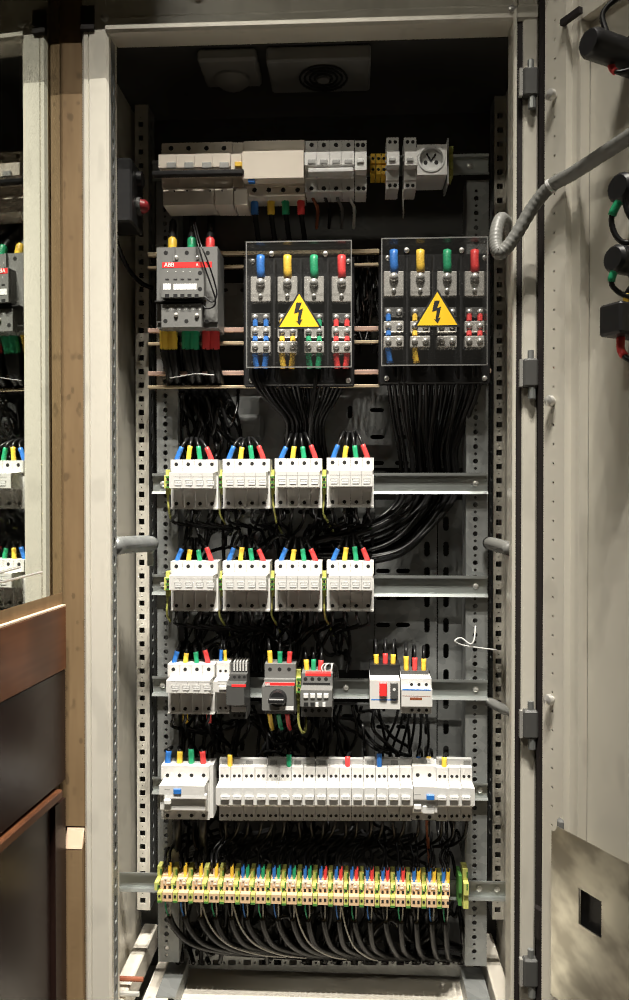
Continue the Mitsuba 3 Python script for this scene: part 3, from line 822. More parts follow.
# push-button starter and white contactor
t = 668
k = thing('push_button_starter', 'white motor starter with red and black push buttons under a black terminal head', 'motor starter')
add(k, 'terminal_head', body(369.8, 400.2, [(t - 3, t + 12, YT)]), 'black')
add(k, 'housing', body(369.8, 400.2, [(t + 12.3, t + 41, YN - 0.004)]), 'light')
add(k, 'red_button', fbox(379.4, 387, t + 14.6, t + 28.8, YN - 0.009, 0.0055, 0.0012), 'stripe')
add(k, 'black_button', cat(fbox(390.4, 398, t + 14.6, t + 31, YN - 0.008, 0.0045, 0.0012)), 'darkgrey')
add(k, 'button_mark', hole(394.2, t + 21.5, YN - 0.008, 1.6), 'pale')
add(k, 'blue_line', fbox(371.2, 396, t + 31.2, t + 32.3, YN - 0.004, 0.001, proud=0.0003), 'blue')
add(k, 'terminal_screw', cat([hole(x, t + 4.5, YT, 1.9) for x in (375, 384.3, 393.6)]), 'slot', kind='stuff')
pole_wires([376.5, 385.3, 393], t - 3, lambda j: f'{["left", "middle", "right"][j]} terminal of the starter with the red push button', 'sleeved wires on the motor starter rail', ['yellow', 'red', 'yellow'], lean=-0.05, tall=12, up=14)
t = 672.5
k = thing('contactor', 'small white contactor with a blue line right of the red push-button starter', 'contactor')
add(k, 'terminal_head', body(400.8, 429, [(t - 1.5, t + 6, YT + 0.008)]), 'darkgrey')
add(k, 'housing', body(400.8, 431.6, [(t + 6.2, t + 15, YN + 0.010), (t + 15.2, t + 34, YN - 0.004), (t + 34.5, t + 41, YN + 0.008)]), 'light')
add(k, 'blue_line', fbox(402.2, 430.8, t + 16.8, t + 18, YN - 0.004, 0.001, proud=0.0003), 'blue')
add(k, 'centre_slot', cat([fbox(410, 422, t + 25, t + 27.3, YN - 0.004, 0.001, proud=0.0004), fbox(402, 430.5, t + 23.4, t + 23.8, YN - 0.004, 0.001, proud=0.0003)]), 'rust')
add(k, 'terminal_screw', cat([hole(x, t + 12, YN + 0.010, 1.6) for x in (411.5, 419, 426.3)] + [hole(x, t + 37.6, YN + 0.008, 1.7) for x in (412, 419, 426.5)]), 'slot', kind='stuff')
pole_wires([406.3, 414.8, 423.6], t - 1, lambda j: f'{["left", "middle", "right"][j]} terminal of the small white contactor', 'sleeved wires on the motor starter rail', ['yellow', 'red', 'yellow'], lean=-0.02, tall=14, up=12)
for i in range(6):
    x = 398 + i * 5.5
    wire('thin black wire fanning out under the push-button starter', 'wires under the push-button starter', [(x, 710, YT + 0.01), (x - 3 + i, 722, YT + 0.05), (x - 12 + 3 * i, 742, YT + 0.10), (x - 20 + 4 * i, 762, YT + 0.13)], 0.0024)

# ------------------------------------------------------------------ row four: residual-current breaker and the long row
t = 763
k = thing('residual_current_breaker', 'wide light grey residual-current breaker with blue test button, left of the long breaker row', 'circuit breaker')
xs = [167.5, 179.5, 191.5, 203.6]
add(k, 'housing', cat(body(160.8, 209.2, [(t + 3, t + 17, YT), (t + 17.2, t + 56.5, YT + 0.002)]), body(163.0, 207.8, [(t + 16.5, t + 16.7, YT - 0.003), (t + 18.5, t + 32, YN), (t + 33, t + 47, YN + 0.006), (t + 48, t + 48.2, YT)], Yback=YT + 0.004)), 'light')
add(k, 'side_plate', body(209.6, 213.4, [(t + 2, t + 55, YT + 0.006)]), 'pale')
add(k, 'test_button', fbox(173.2, 181, t + 26, t + 31.5, YN - 0.002, 0.0025, 0.0008), 'blue')
add(k, 'toggle', fbox(163.5, 170.5, t + 36.5, t + 42, YN - 0.003, 0.010, 0.0015), 'white')
add(k, 'toggle_bar', fbox(164, 206.6, t + 31.3, t + 36.2, YN + 0.000, 0.007, 0.001), 'white')
add(k, 'print_marks', cat([fbox(164.5, 170, t + 26, t + 26.8, YN, 0.001, proud=0.0003)]), 'midgrey')
add(k, 'terminal_screw', cat([hole(x, t + 12.3, YT, 1.9) for x in xs] + [hole(x, t + 52.5, YT + 0.002, 1.9) for x in xs]), 'slot', kind='stuff')
pole_wires(xs, t + 2, lambda j: f'pole {["one", "two", "three", "four"][j]} of the wide residual-current breaker', 'sleeved wires on the long breaker row', lean=0.08, tall=15, up=3, r=0.0035, rs=0.0050)

M0, MW = 218.8, 12.08
xs_all = [M0 + MW * i for i in range(22)]


def single_pole(i):
    px0, t = xs_all[i], 767.0 + 0.03 * i
    px1 = px0 + MW - 0.2
    j = i if i < 16 else i - 2
    k = thing('single_pole_breaker', f'light grey single-pole breaker, {ORD[j]} from left in the long row', 'circuit breaker', 'single-pole breakers in the long row')
    add(k, 'housing', body(px0, px1, [(t, t + 14.0, YT), (t + 15, t + 38.0, YN), (t + 39.5, t + 53.5, YT + 0.002)]), 'light')
    add(k, 'label_window', fbox(px0 + 0.8, px1 - 0.8, t + 20.5, t + 27.5, YN, 0.001, proud=0.0003), 'pale')
    add(k, 'toggle', fbox(px0 + 1.6, px1 - 1.6, t + 29.0, t + 33.2, YN - 0.004, 0.0045, 0.001), 'white')
    add(k, 'toggle_gap', cat([fbox(px0 + 3.3, px1 - 3.3, t + 30.2, t + 31.2, YN - 0.0041, 0.001)]), 'midgrey')
    add(k, 'terminal_screw', cat([hole(px0 + q, t + 8.8, YT, 1.6) for q in (3.5, 8.5)] + [hole(px0 + q, t + 48.5, YT + 0.002, 1.6) for q in (3.4, 8.6)]), 'slot', kind='stuff')


for i in list(range(16)) + [18, 19, 20]:
    single_pole(i)
t, px0, px1 = 766, xs_all[16] + 0.2, xs_all[18] - 0.2
k = thing('residual_current_breaker', 'two-module residual-current breaker with blue button set in the long breaker row', 'circuit breaker')
add(k, 'housing', body(px0, px1, [(t, t + 14, YT), (t + 15, t + 33.5, YN), (t + 35, t + 46, YN + 0.006), (t + 47, t + 54, YT + 0.002)]), 'light')
add(k, 'test_button', fbox(426.5, 434.5, t + 29, t + 34.4, YN - 0.003, 0.0035, 0.0008), 'blue')
add(k, 'toggle', fbox(414, 421.5, t + 38.5, t + 44, YN + 0.002, 0.010, 0.0015), 'white')
add(k, 'toggle_bar', fbox(422.5, 434.5, t + 40, t + 48, YN + 0.003, 0.006, 0.001), 'pale')
add(k, 'print_marks', fbox(414.5, 421, t + 28, t + 28.8, YN, 0.001, proud=0.0003), 'midgrey')
add(k, 'terminal_screw', cat([hole(x, t + 9, YT, 2.0) for x in (417.7, 429.5)] + [hole(x, t + 51, YT + 0.002, 2.0) for x in (417.7, 429.5)]), 'slot', kind='stuff')
# comb covers behind the long row
for i, (a, b) in enumerate(((0, 4), (4, 8), (8, 12), (12, 16), (18, 21))):
    k = thing('busbar_cover', ['grey translucent comb cover behind the first four single-pole breakers', 'grey translucent comb cover behind breakers five to eight of the long row', 'grey translucent comb cover behind breakers nine to twelve of the long row',
                              'grey translucent comb cover left of the two-module breaker in the long row', 'grey translucent comb cover at the right end of the long row'][i], 'comb cover', 'comb covers on the long breaker row')
    add(k, 'strip', fbox(xs_all[a] + 0.6, xs_all[b] - 0.6, 759.0, 767.5, YT + 0.012, 0.010), 'midgrey')
    add(k, 'window', cat([fbox(xs_all[j] + 3, xs_all[j] + 10, 760.5, 765.5, YT + 0.012, 0.001, proud=0.0006) for j in range(a, b, 2)]), 'grey', kind='stuff')
for x, y, c, w in ((230, 755, 'yellow', 'first'), (289, 755, 'green', 'sixth'), (347.6, 757, 'red', 'eleventh'), (379.3, 754, 'blue', 'thirteenth'), (444.2, 757.5, 'yellow', 'seventeenth')):
    wire(f'black wire with {c} sleeve rising from the {w} single-pole breaker of the long row', 'sleeved wires on the long breaker row',
         [(x, y + 4, YT + 0.006), (x, y, YT + 0.008), (x + 1, y - 3, YT + 0.022), (x + 3, y - 2, YT + 0.06), (x + 4, y + 15, YT + 0.12)], 0.0026, [([(x, y + 14.5, YT + 0.004), (x, y + 6, YT + 0.006), (x, y - 0.5, YT + 0.008)], 0.0042, c)])
for x, c in ((418.5, 'blue'), (428.6, 'yellow')):
    wire(f'black wire with {c} sleeve into the two-module breaker of the long row', 'sleeved wires on the long breaker row',
         [(x, 760, YT + 0.04), (x, 755, YT + 0.042), (x + 1, 750, YT + 0.055), (x + 3, 752, YT + 0.09), (x + 4, 770, YT + 0.12)], 0.0026, [([(x, 770, YT + 0.03), (x, 757, YT + 0.041)], 0.0042, c)])
wire('brown wire under the two-module breaker of the long row', None, [(427, 816, YT + 0.03), (427, 826, YT + 0.032), (428, 842, YT + 0.05), (430, 868, YT + 0.10)], 0.003, mat='rust')

# ------------------------------------------------------------------ row five: the terminal strip
UN, UW = 19, 15.55
for i in range(UN):
    u0 = 157.2 + UW * i
    dy = 7.0 * (u0 - 157) / 311
    Yb = YT + 0.002
    nm = f'{ORD[i]} from left on the bottom strip'
    e = thing('earth_terminal', f'yellow-green earth terminal, {nm}', 'terminal block', 'earth terminals on the bottom strip')
    py = 866.5 + dy
    add(e, 'housing', cat(body(u0, u0 + 4.6, [(py, py + 10, Yb + 0.020), (py + 10.3, py + 24.0, Yb)]), body(u0, u0 + 4.6, [(py + 26.0, py + 36, Yb - 0.010)])), 'lime')
    add(e, 'green_band', cat([fbox(u0 + 3.0, u0 + 4.5, py + 2.5 + q, py + 8 + q, Yb + (0.020 if q < 5 else 0.0), 0.002, proud=0.0006) for q in (0, 11)] + [fbox(u0 + 0.2, u0 + 1.5, py + 18, py + 23, Yb, 0.002, proud=0.0006), fbox(u0 + 0.2, u0 + 4.4, py + 34, py + 36, Yb - 0.010, 0.002, proud=0.0006)]), 'leaf', kind='stuff')
    add(e, 'terminal_screw', cat([hole(u0 + 2.2, py + 20, Yb, 1.3, 0.0009), hole(u0 + 2.2, py + 29.5, Yb - 0.010, 1.3, 0.0009)]), 'slot', kind='stuff')
    b = thing('terminal_block', f'beige double terminal block, {nm}', 'terminal block', 'beige terminal blocks on the bottom strip')
    w0, w1 = u0 + 5.0, u0 + (15.2 if i < UN - 1 else 12.0)
    add(b, 'housing', cat(body(w0, w1, [(py + 8.5, py + 10, Yb + 0.012), (py + 10.2, py + 24.0, Yb - 0.001)]), body(w0, w1, [(py + 26.0, py + 35.0, Yb - 0.011)])), 'beige')
    add(b, 'bridge_strip', fbox(w0 - 0.2, w1 + 0.2, py + 24.0, py + 26.0, Yb + 0.002, 0.02), 'rust')
    cx = (w0 + w1) / 2
    add(b, 'clamp_rib', cat([fbox(cx + a0, cx + a1, py + 11.5 + b0, py + 11.5 + b1, Yb - 0.001, 0.001, proud=0.0012) for a0, a1, b0, b1 in ((-3.6, -2.6, 0, 5.5), (-3.6, -0.6, 0, 1.2), (-0.9, 0.1, 0, 5.5), (-0.9, 2.4, 4.4, 5.6), (2.4, 3.4, 0, 5.6))]), 'cream', kind='stuff')
    add(b, 'wire_entry', cat([fbox(x - 1.2, x + 1.2, py + 19.2, py + 22.2, Yb - 0.001, 0.001, proud=0.0005) for x in (cx - 2.4, cx + 2.4)] + [fbox(x - 1.2, x + 1.2, py + 28.6, py + 31.6, Yb - 0.011, 0.001, proud=0.0005) for x in (cx - 2.4, cx + 2.4)]), 'slot', kind='stuff')
    # wires into the top of the terminal
    cols = ['yellow'] if i < 5 else ['blue', 'green'] if i < 10 else ['blue', 'red'] if i < 16 else ['blue', 'yellow']
    cols = ['black', 'yellow'] if i < 5 else cols
    for j, c in enumerate(cols):
        x = cx - 2.2 + j * 4.6
        g = RNG.uniform(0, 6)
        up = RNG.uniform(12, 20)
        pts = [(x, py + 1, YT + 0.019), (x, py - 6, YT + 0.021), (x + 2, py - up, YT + 0.045), (x + 12 + g, py - up - 8 - g, YT + 0.07), (x + 34 + g, py - up - 10 - g, YT + 0.10), (x + 60, py - up - 16 - g, YT + 0.13)]
        if i > 12:
            pts = [(x, py + 1, YT + 0.019), (x, py - 6, YT + 0.021), (x + 2 - g, py - up, YT + 0.05), (x + g - 5, py - up - 12, YT + 0.08), (x - g, py - up - 24, YT + 0.12)]
        wire(f'black wire with {c} sleeve above the terminal {nm}' if c != 'black' else f'plain black wire above the terminal {nm}', 'wires into the bottom terminal strip', pts, 0.0026,
             [([(x, py + 10, YT + 0.016), (x + 0.3, py - 4.5, YT + 0.020)], 0.0031, c)] if c != 'black' else ())
    # cables below
    dx = 62 * (1 - i / (UN - 1)) ** 1.1 + 4
    y0, y1 = py + 34, 956 + dy * 0.3
    g = RNG.uniform(-3, 3)
    for j, c in enumerate(('blue', 'whitewire') if i % 3 else ('green', 'whitewire')):
        x = cx - 2 + j * 4
        wire(f'thin {c.replace("whitewire", "pale")} core below the terminal {nm}', 'cable cores below the bottom strip', [(x, y0 - 2, YT + 0.03), (x + dx * 0.01, y0 + 8, YT + 0.030), (cx + dx * 0.05, y0 + 21, YT + 0.034)], 0.0013, mat=c if c != 'blue' or i % 2 else 'black')
    wire(f'thick black cable sagging below the terminal {nm}', 'cables below the bottom strip',
         [(cx + dx * 0.03, y0 + 15, YT + 0.032), (cx + dx * 0.10 + g * 0.3, y0 + 27, YT + 0.034), (cx + dx * 0.32 + g, y0 + 42, YT + 0.042), (cx + dx * 0.75 + g, y0 + 50 + g * 0.5, YT + 0.060), (cx + dx * 1.35 + g, min(y0 + 54, y1), YT + 0.085), (cx + dx * 2.0 + 4, y1 + 1, YT + 0.100), (cx + dx * 2.6 + 8, y1 + 3, YT + 0.13)], 0.0052, name='cable', cat_='cable')
    if i in (2, 4, 8, 11):
        wire(f'pale grey wire looping below the terminal {nm}', 'pale wires below the bottom strip',
             [(cx + 3, y0 + 2, YT + 0.026), (cx + 5 + dx * 0.12, y0 + 25, YT + 0.024), (cx + dx * 0.4 + 6, y0 + 43, YT + 0.030), (cx + dx * 0.9 + 6, y0 + 53, YT + 0.045), (cx + dx * 1.5, y0 + 56, YT + 0.07)], 0.0015, mat='whitewire')
k = thing('end_bracket', 'green and yellow end bracket closing the right end of the bottom terminal strip', 'end bracket')
add(k, 'green_plate', body(458.6, 462.2, [(876, 893, YT + 0.006), (893.4, 906, YT + 0.010)]), 'leaf')
add(k, 'housing', body(462.6, 468.0, [(869, 880, YT + 0.016), (880.4, 895, YT + 0.004), (895.6, 909, YT + 0.008)]), 'lime')
add(k, 'green_band', cat([fbox(466.4, 467.8, y, y + 6, YT + (0.016 if y < 880 else 0.004), 0.002, proud=0.0006) for y in (872, 884)]), 'leaf', kind='stuff')

YN0, YN = YN, YN + 0.009
# ------------------------------------------------------------------ topmost row
YA = YT - 0.006
k = thing('residual_current_breaker', 'big cream four-pole breaker with residual-current block, topmost row left', 'circuit breaker')
xs = [171, 188.6, 206.4, 224]
add(k, 'housing', cat(body(161.5, 232.5, [(142.5, 153, YA), (154, 167, YN - 0.006), (168, 176, YN + 0.006), (177, 187.5, YA)], n=4), body(232.8, 243.6, [(142.5, 153, YA), (154, 172, YN - 0.006), (173, 187.5, YA)])), 'cream')
add(k, 'residual_block', cat(body(244, 304.6, [(140.5, 150, YA), (151, 178, YN - 0.008), (179, 186.5, YA)]), body(247.6, 304.6, [(186.7, 196.2, YA + 0.002)])), 'cream')
add(k, 'terminal_cover', cat([body(163, 213.8, [(188, 204.8, YA - 0.004)]), body(214.6, 233.2, [(188, 204.8, YA - 0.004)]), body(234, 247.4, [(188, 204.8, YA - 0.004)])]), 'cream')
add(k, 'handle_bar', fbox(151.5, 243.5, 169.5, 174.5, YN - 0.014, 0.012, 0.0015), 'black')
for x in xs:
    add(k, 'toggle', fbox(x - 4.6, x + 4.6, 161.8, 168.0, YN - 0.010, 0.004, 0.001), 'midgrey')
add(k, 'yellow_toggle', fbox(234.5, 242, 161.5, 166.5, YN - 0.010, 0.004, 0.001), 'yellow')
add(k, 'blue_mark', fbox(248, 254.5, 177.5, 181.5, YN - 0.006, 0.01), 'blue')
add(k, 'terminal_screw', cat([hole(x, 148.2, YA, 2.5) for x in xs] + [hole(x, 190, YA + 0.002, 2.4) for x in (254.5, 268.8, 283.2, 297.6)] + [hole(x, y, YA - 0.004, 0.9) for x, y in ((174.5, 191.2), (187, 190.8), (210, 190.8), (222, 190.5), (235, 190.2))]), 'slot', kind='stuff')
for x, c in ((254.9, 'blue'), (271.2, 'yellow'), (285.8, 'green'), (301.2, 'red')):
    wire(f'black cable with {c} sleeve under the topmost residual-current breaker', 'cables under the topmost row', [(x, 207, YA + 0.030), (x, 212, YA + 0.031), (x + 1, 222, YA + 0.05), (x + 3, 236, YA + 0.09), (x + 5, 252, YA + 0.13)], 0.0045,
         [([(x - 0.5, 196, YA + 0.024), (x, 214.5, YA + 0.031)], 0.0062, c)])
k = thing('four_pole_breaker', 'light grey four-pole breaker with narrow auxiliary module, middle of the topmost row', 'circuit breaker')
xs = [311.6, 323.8, 336, 348.4]
add(k, 'housing', cat(body(305.2, 354.2, [(140.5, 151, YA), (152, 164.5, YN - 0.006), (165, 177, YN + 0.008), (178, 191.5, YA)], n=4), body(354.6, 366.6, [(140.5, 151, YA), (152, 170, YN - 0.006), (171, 191.5, YA)])), 'light')
for x in xs:
    add(k, 'toggle', fbox(x - 3.8, x + 3.8, 159, 163.4, YN - 0.009, 0.004, 0.001), 'midgrey')
add(k, 'handle_bar', fbox(308, 353.5, 167.5, 172.3, YN - 0.012, 0.018, 0.0015), 'pale')
add(k, 'auxiliary_toggle', fbox(357, 364, 158.5, 162.5, YN - 0.009, 0.004, 0.001), 'pale')
add(k, 'terminal_screw', cat([hole(x, 145, YA, 2.2) for x in xs + [357.8, 363]] + [hole(x, 188.4, YA, 2.2) for x in xs + [358.6, 363.6]]), 'slot', kind='stuff')
for i, x in enumerate(xs):
    wire(f'{["copper-brown", "dark", "grey", "pale-tipped"][i]} wire under pole {["one", "two", "three", "four"][i]} of the middle breaker, topmost row', 'cables under the topmost row', [(x, 190, YA + 0.02), (x + 2, 200, YA + 0.03), (x + 6, 209, YA + 0.05), (x + 5, 228, YA + 0.1)], 0.0028, mat=['rust', 'cable', 'grey', 'pale'][i])
for i, x in enumerate((370.4, 376, 381.4)):
    k = thing('terminal_block', f'{ORD[i]} of three small amber terminals between breakers in the topmost row', 'terminal block', 'amber terminals in the topmost row')
    add(k, 'housing', cat(body(x, x + 5.0, [(153.5, 163.0, YT + 0.002)]), body(x, x + 5.0, [(164.8, 174, YT + 0.004)])), 'yellow')
    add(k, 'wire_entry', cat([hole(x + 2.5, 158.6, YT + 0.002, 1.5, 0.0008), hole(x + 2.5, 169.5, YT + 0.004, 1.5, 0.0008)]), 'slot', kind='stuff')
for i, px in enumerate((386.2, 403.8)):
    k = thing('narrow_breaker', ['slim light grey breaker right of the amber terminals, topmost row', 'slim light grey breaker touching the socket, topmost row'][i], 'circuit breaker')
    px1 = px + 12.6
    add(k, 'housing', body(px, px1, [(137.5, 151, YA), (152, 165, YN - 0.006), (166, 180, YN + 0.012), (181, 188.8, YA)]), 'light')
    add(k, 'toggle', fbox(px + 3, px1 - 3, 157.2, 161, YN - 0.009, 0.004, 0.001), 'midgrey')
    add(k, 'side_ribs', cat([fbox(px - 1.2, px, y, y + 2.2, YA + 0.006, 0.01) for y in (154, 160, 166, 171)]), 'pale', kind='stuff')
    add(k, 'terminal_screw', cat([hole(px + q, 142, YA, 1.9) for q in (3.7, 9.0)] + [hole(px + q, 185.5, YA, 1.9) for q in (3.7, 9.0)]), 'slot', kind='stuff')
wire('thin pale wire hanging under the slim breaker beside the socket', None, [(402.6, 189, YA + 0.01), (403, 200, YA + 0.014), (403.5, 212, YA + 0.022), (403, 218, YA + 0.06)], 0.0012, mat='whitewire')
k = thing('rail_socket', 'light grey rail-mounted power socket with round well, topmost row right', 'socket')
c = P(431.4, 158.6, YN - 0.002)
a, b = P(417.2, 175, YN - 0.002), P(447, 144, YN - 0.002)
R = M(13.6, YN)
pg = sbox(a[0], a[2], b[0], b[2]).difference(ngon(c[0], c[2], R, 28))
add(k, 'housing', cat(plate_y(pg, YN - 0.002, YN + 0.012), bx(a[0], b[0], YN + 0.0121, YR - 0.001, a[2], b[2])), 'light')
add(k, 'well', cat(plate_y(ngon(c[0], c[2], R * 0.985, 28).difference(ngon(c[0], c[2], R * 0.86, 28)), YN - 0.0035, YN + 0.010), plate_y(ngon(c[0], c[2], R * 0.84, 24), YN + 0.006, YN + 0.012)), 'pale')
add(k, 'pin_hole', cat([cyl((c[0] + q, YN + 0.008, c[2] - 0.003), (c[0] + q, YN + 0.0055, c[2] - 0.003), 0.0033, 10) for q in (-0.0085, 0.0085)]), 'slot', kind='stuff')
add(k, 'earth_clip', cat([moved(bx(-0.0012, 0.0012, -0.001, 0.0, 0.0, 0.014), np.array([[math.cos(q), 0, math.sin(q)], [0, 1, 0], [-math.sin(q), 0, math.cos(q)]]), np.array([c[0], YN + 0.0058, c[2] - 0.001])) for q in (-0.5, 0.6)]), 'black', kind='stuff')
add(k, 'side_plate', body(447.2, 449, [(138, 184, YN + 0.01)]), 'midgrey')
solo('end_bracket', cat([body(449.4, 453.4, [(146 + 8 * i, 152 + 8 * i, YT + 0.006)]) for i in range(4)]), 'lime', 'small yellow-green end bracket right of the rail socket', 'end bracket')

YN = YN0
# ------------------------------------------------------------------ big contactor
YC = 0.075
k = thing('contactor', 'large dark grey contactor with a red stripe on the left under the topmost row', 'contactor')
add(k, 'housing', body(156.6, 217.6, [(247.0, 262.5, YC + 0.010), (263, 302.6, YC + 0.010), (303.4, 322, YC + 0.010), (322.3, 328.0, YC + 0.014)]), 'grey')
add(k, 'front_block', body(161.2, 203.8, [(261.8, 297, YC - 0.012)], Yback=YC + 0.012), 'grey')
add(k, 'lower_block', body(161.2, 201.6, [(303.8, 327, YC - 0.004)], Yback=YC + 0.012), 'grey')
add(k, 'arc_barrier', cat([fbox(a, b, 248, 262, YC + 0.010, 0.001, proud=0.006) for a, b in ((173.5, 175.5), (195, 197))]), 'grey', kind='stuff')
add(k, 'split_line', fbox(156.8, 204, 302.4, 303.7, YC + 0.009, 0.001, proud=0.0135), 'slot')
add(k, 'red_stripe', fbox(162, 212, 262, 267.6, YC - 0.0124, 0.0005), 'stripe')
add(k, 'lettering', cat(text('ABB', M(3.7, YC), P(169.2, 264.8, YC - 0.0124)), text('A', M(2.6, YC), P(197.2, 264.8, YC - 0.0124)), *[fbox(x, x + 1.3, 263.7, 266.0, YC - 0.0123, 0.0005) for x in (199.4, 201.4, 203.4)]), 'white')
add(k, 'label_plate', cat([fbox(163.0, 170.8, 283.5, 289.6, YC - 0.0125, 0.0005), fbox(173.4, 196.5, 283.7, 289.6, YC - 0.0125, 0.0005)]), 'white')
add(k, 'print_marks', cat([fbox(x, x + 1.2, 271, 272, YC - 0.0123, 0.0005) for x in (167, 175, 182.5, 189.5)] + [fbox(x, x + 1.2, 305.2, 306.2, YC - 0.0043, 0.0005) for x in (167, 175, 182.5, 189.5)] + [fbox(166 + 2.2 * i, 167.6 + 2.2 * i, 308.6, 309.6, YC - 0.0043, 0.0005) for i in range(16)]), 'pale', kind='stuff')
add(k, 'contact_slot', cat([fbox(x - 2, x + 2, 294, 298, YC - 0.0128, 0.001) for x in (167, 175.2, 182.3, 189.4, 196.5)] + [fbox(x - 1.8, x + 1.8, 278.6, 280, YC - 0.0125, 0.0005) for x in (167, 175.2, 182.3, 189.4, 197)]), 'slot', kind='stuff')
add(k, 'screw', cat([knob(P(x, y, YY), M(2.2, YY), 0.004) for x, y, YY in ((176.4, 257.8, YC + 0.010), (197.2, 257.8, YC + 0.010), (176.2, 315.2, YC - 0.004), (197, 315.6, YC - 0.004))]), 'nickel', 40, kind='stuff')
add(k, 'terminal_screw', cat([hole(x, y, YY, 2.2) for x, y, YY in ((165.8, 253, YC + 0.010), (186.8, 252.8, YC + 0.010), (207.8, 253, YC + 0.010), (165.4, 321, YC - 0.004), (186.4, 321.2, YC - 0.004), (206.8, 321.5, YC + 0.010), (200, 273, YC - 0.012), (200, 289, YC - 0.012))]), 'slot', kind='stuff')
for x, c in ((172.4, 'yellow'), (191.8, 'green'), (210.2, 'red')):
    wire(f'thick black cable with {c} cap entering the top of the large contactor', 'cables of the large contactor', [(x, 246, YC + 0.035), (x, 236, YC + 0.045), (x + 1, 222, YC + 0.09), (x + 1, 205, YC + 0.14)], 0.0065, [([(x, 251, YC + 0.030), (x, 242, YC + 0.034), (x, 240.5, YC + 0.036)], 0.0076, c)], cat_='cable', name='cable')
for x, c in ((168.6, 'yellow'), (190.6, 'green'), (210.8, 'red')):
    for s in (-1, 1):
        q = x + s * 4
        wire(f'thick black cable with {c} sleeve under the large contactor, {"left" if s < 0 else "right"} of pair', 'cables of the large contactor',
             [(q, 338, YC + 0.050), (q, 352, YC + 0.052), (q + 4 - s, 372, YC + 0.065), (q + 8, 390, YC + 0.10), (q + 14, 402, YC + 0.15), (q + 20, 415, YC + 0.17)], 0.0075, [([(q, 326, YC + 0.042), (q, 349, YC + 0.052)], 0.0084, c)], cat_='cable', name='cable')
for i in range(6):
    x = 166 + i * 10
    wire('thick black cable in the bundle hanging below the large contactor', 'bundle below the large contactor', [(x, 336, YC + 0.075), (x, 356, YC + 0.075), (x + 5 - i, 378, YC + 0.085), (x + 16 - 2 * i, 396, YC + 0.12), (x + 30 - 3 * i, 408, YC + 0.17)], 0.0072, cat_='cable', name='cable')
wire('thin pale tie around the cable bundle under the large contactor', None, [(170, 378, YC + 0.03), (180, 376.5, YC + 0.028), (196, 374, YC + 0.028), (214, 375, YC + 0.03)], 0.0009, mat='pale', name='cable_tie', cat_='cable tie')
for i, (a, pts) in enumerate((('left', [(193, 222, YC + 0.05), (197, 240, YC - 0.01), (203, 262, YC - 0.018), (212, 288, YC - 0.012), (215.5, 300, YC - 0.008), (213, 307, YC - 0.006), (205, 308, YC - 0.004), (202, 300, YC + 0.002)]),
                             ('right', [(195, 222, YC + 0.052), (200, 242, YC - 0.008), (208, 262, YC - 0.014), (215, 284, YC - 0.004), (216.5, 296, YC - 0.002), (212, 302, YC - 0.004), (203.5, 296, YC - 0.004)]))):
    wire(f'thin black control wire drooping across the large contactor, {a} of two', 'control wires over the large contactor', pts, 0.0013)

# ------------------------------------------------------------------ distribution boxes under clear covers
def bolt_tri(c, w, h, y):
    """Yellow warning triangle: plate, dark rim, lightning arrow; c = centre of its base line."""
    tri = Polygon([(c[0] - w / 2, c[2]), (c[0] + w / 2, c[2]), (c[0], c[2] + h)])
    rim = tri.buffer(0.0022, join_style=1)
    pts = [(0.10, 0.72), (-0.11, 0.72), (-0.20, 0.40), (-0.02, 0.44), (-0.07, 0.17), (-0.13, 0.19), (0.02, 0.06), (0.13, 0.24), (0.05, 0.21), (0.15, 0.55), (-0.01, 0.50)]
    bolt = Polygon([(c[0] + a * w * 0.62, c[2] + b * h) for a, b in pts]).buffer(0)
    return plate_y(rim, y, y + 0.0012), plate_y(tri.buffer(-0.0006), y - 0.0004, y), plate_y(bolt, y - 0.0008, y - 0.0004)


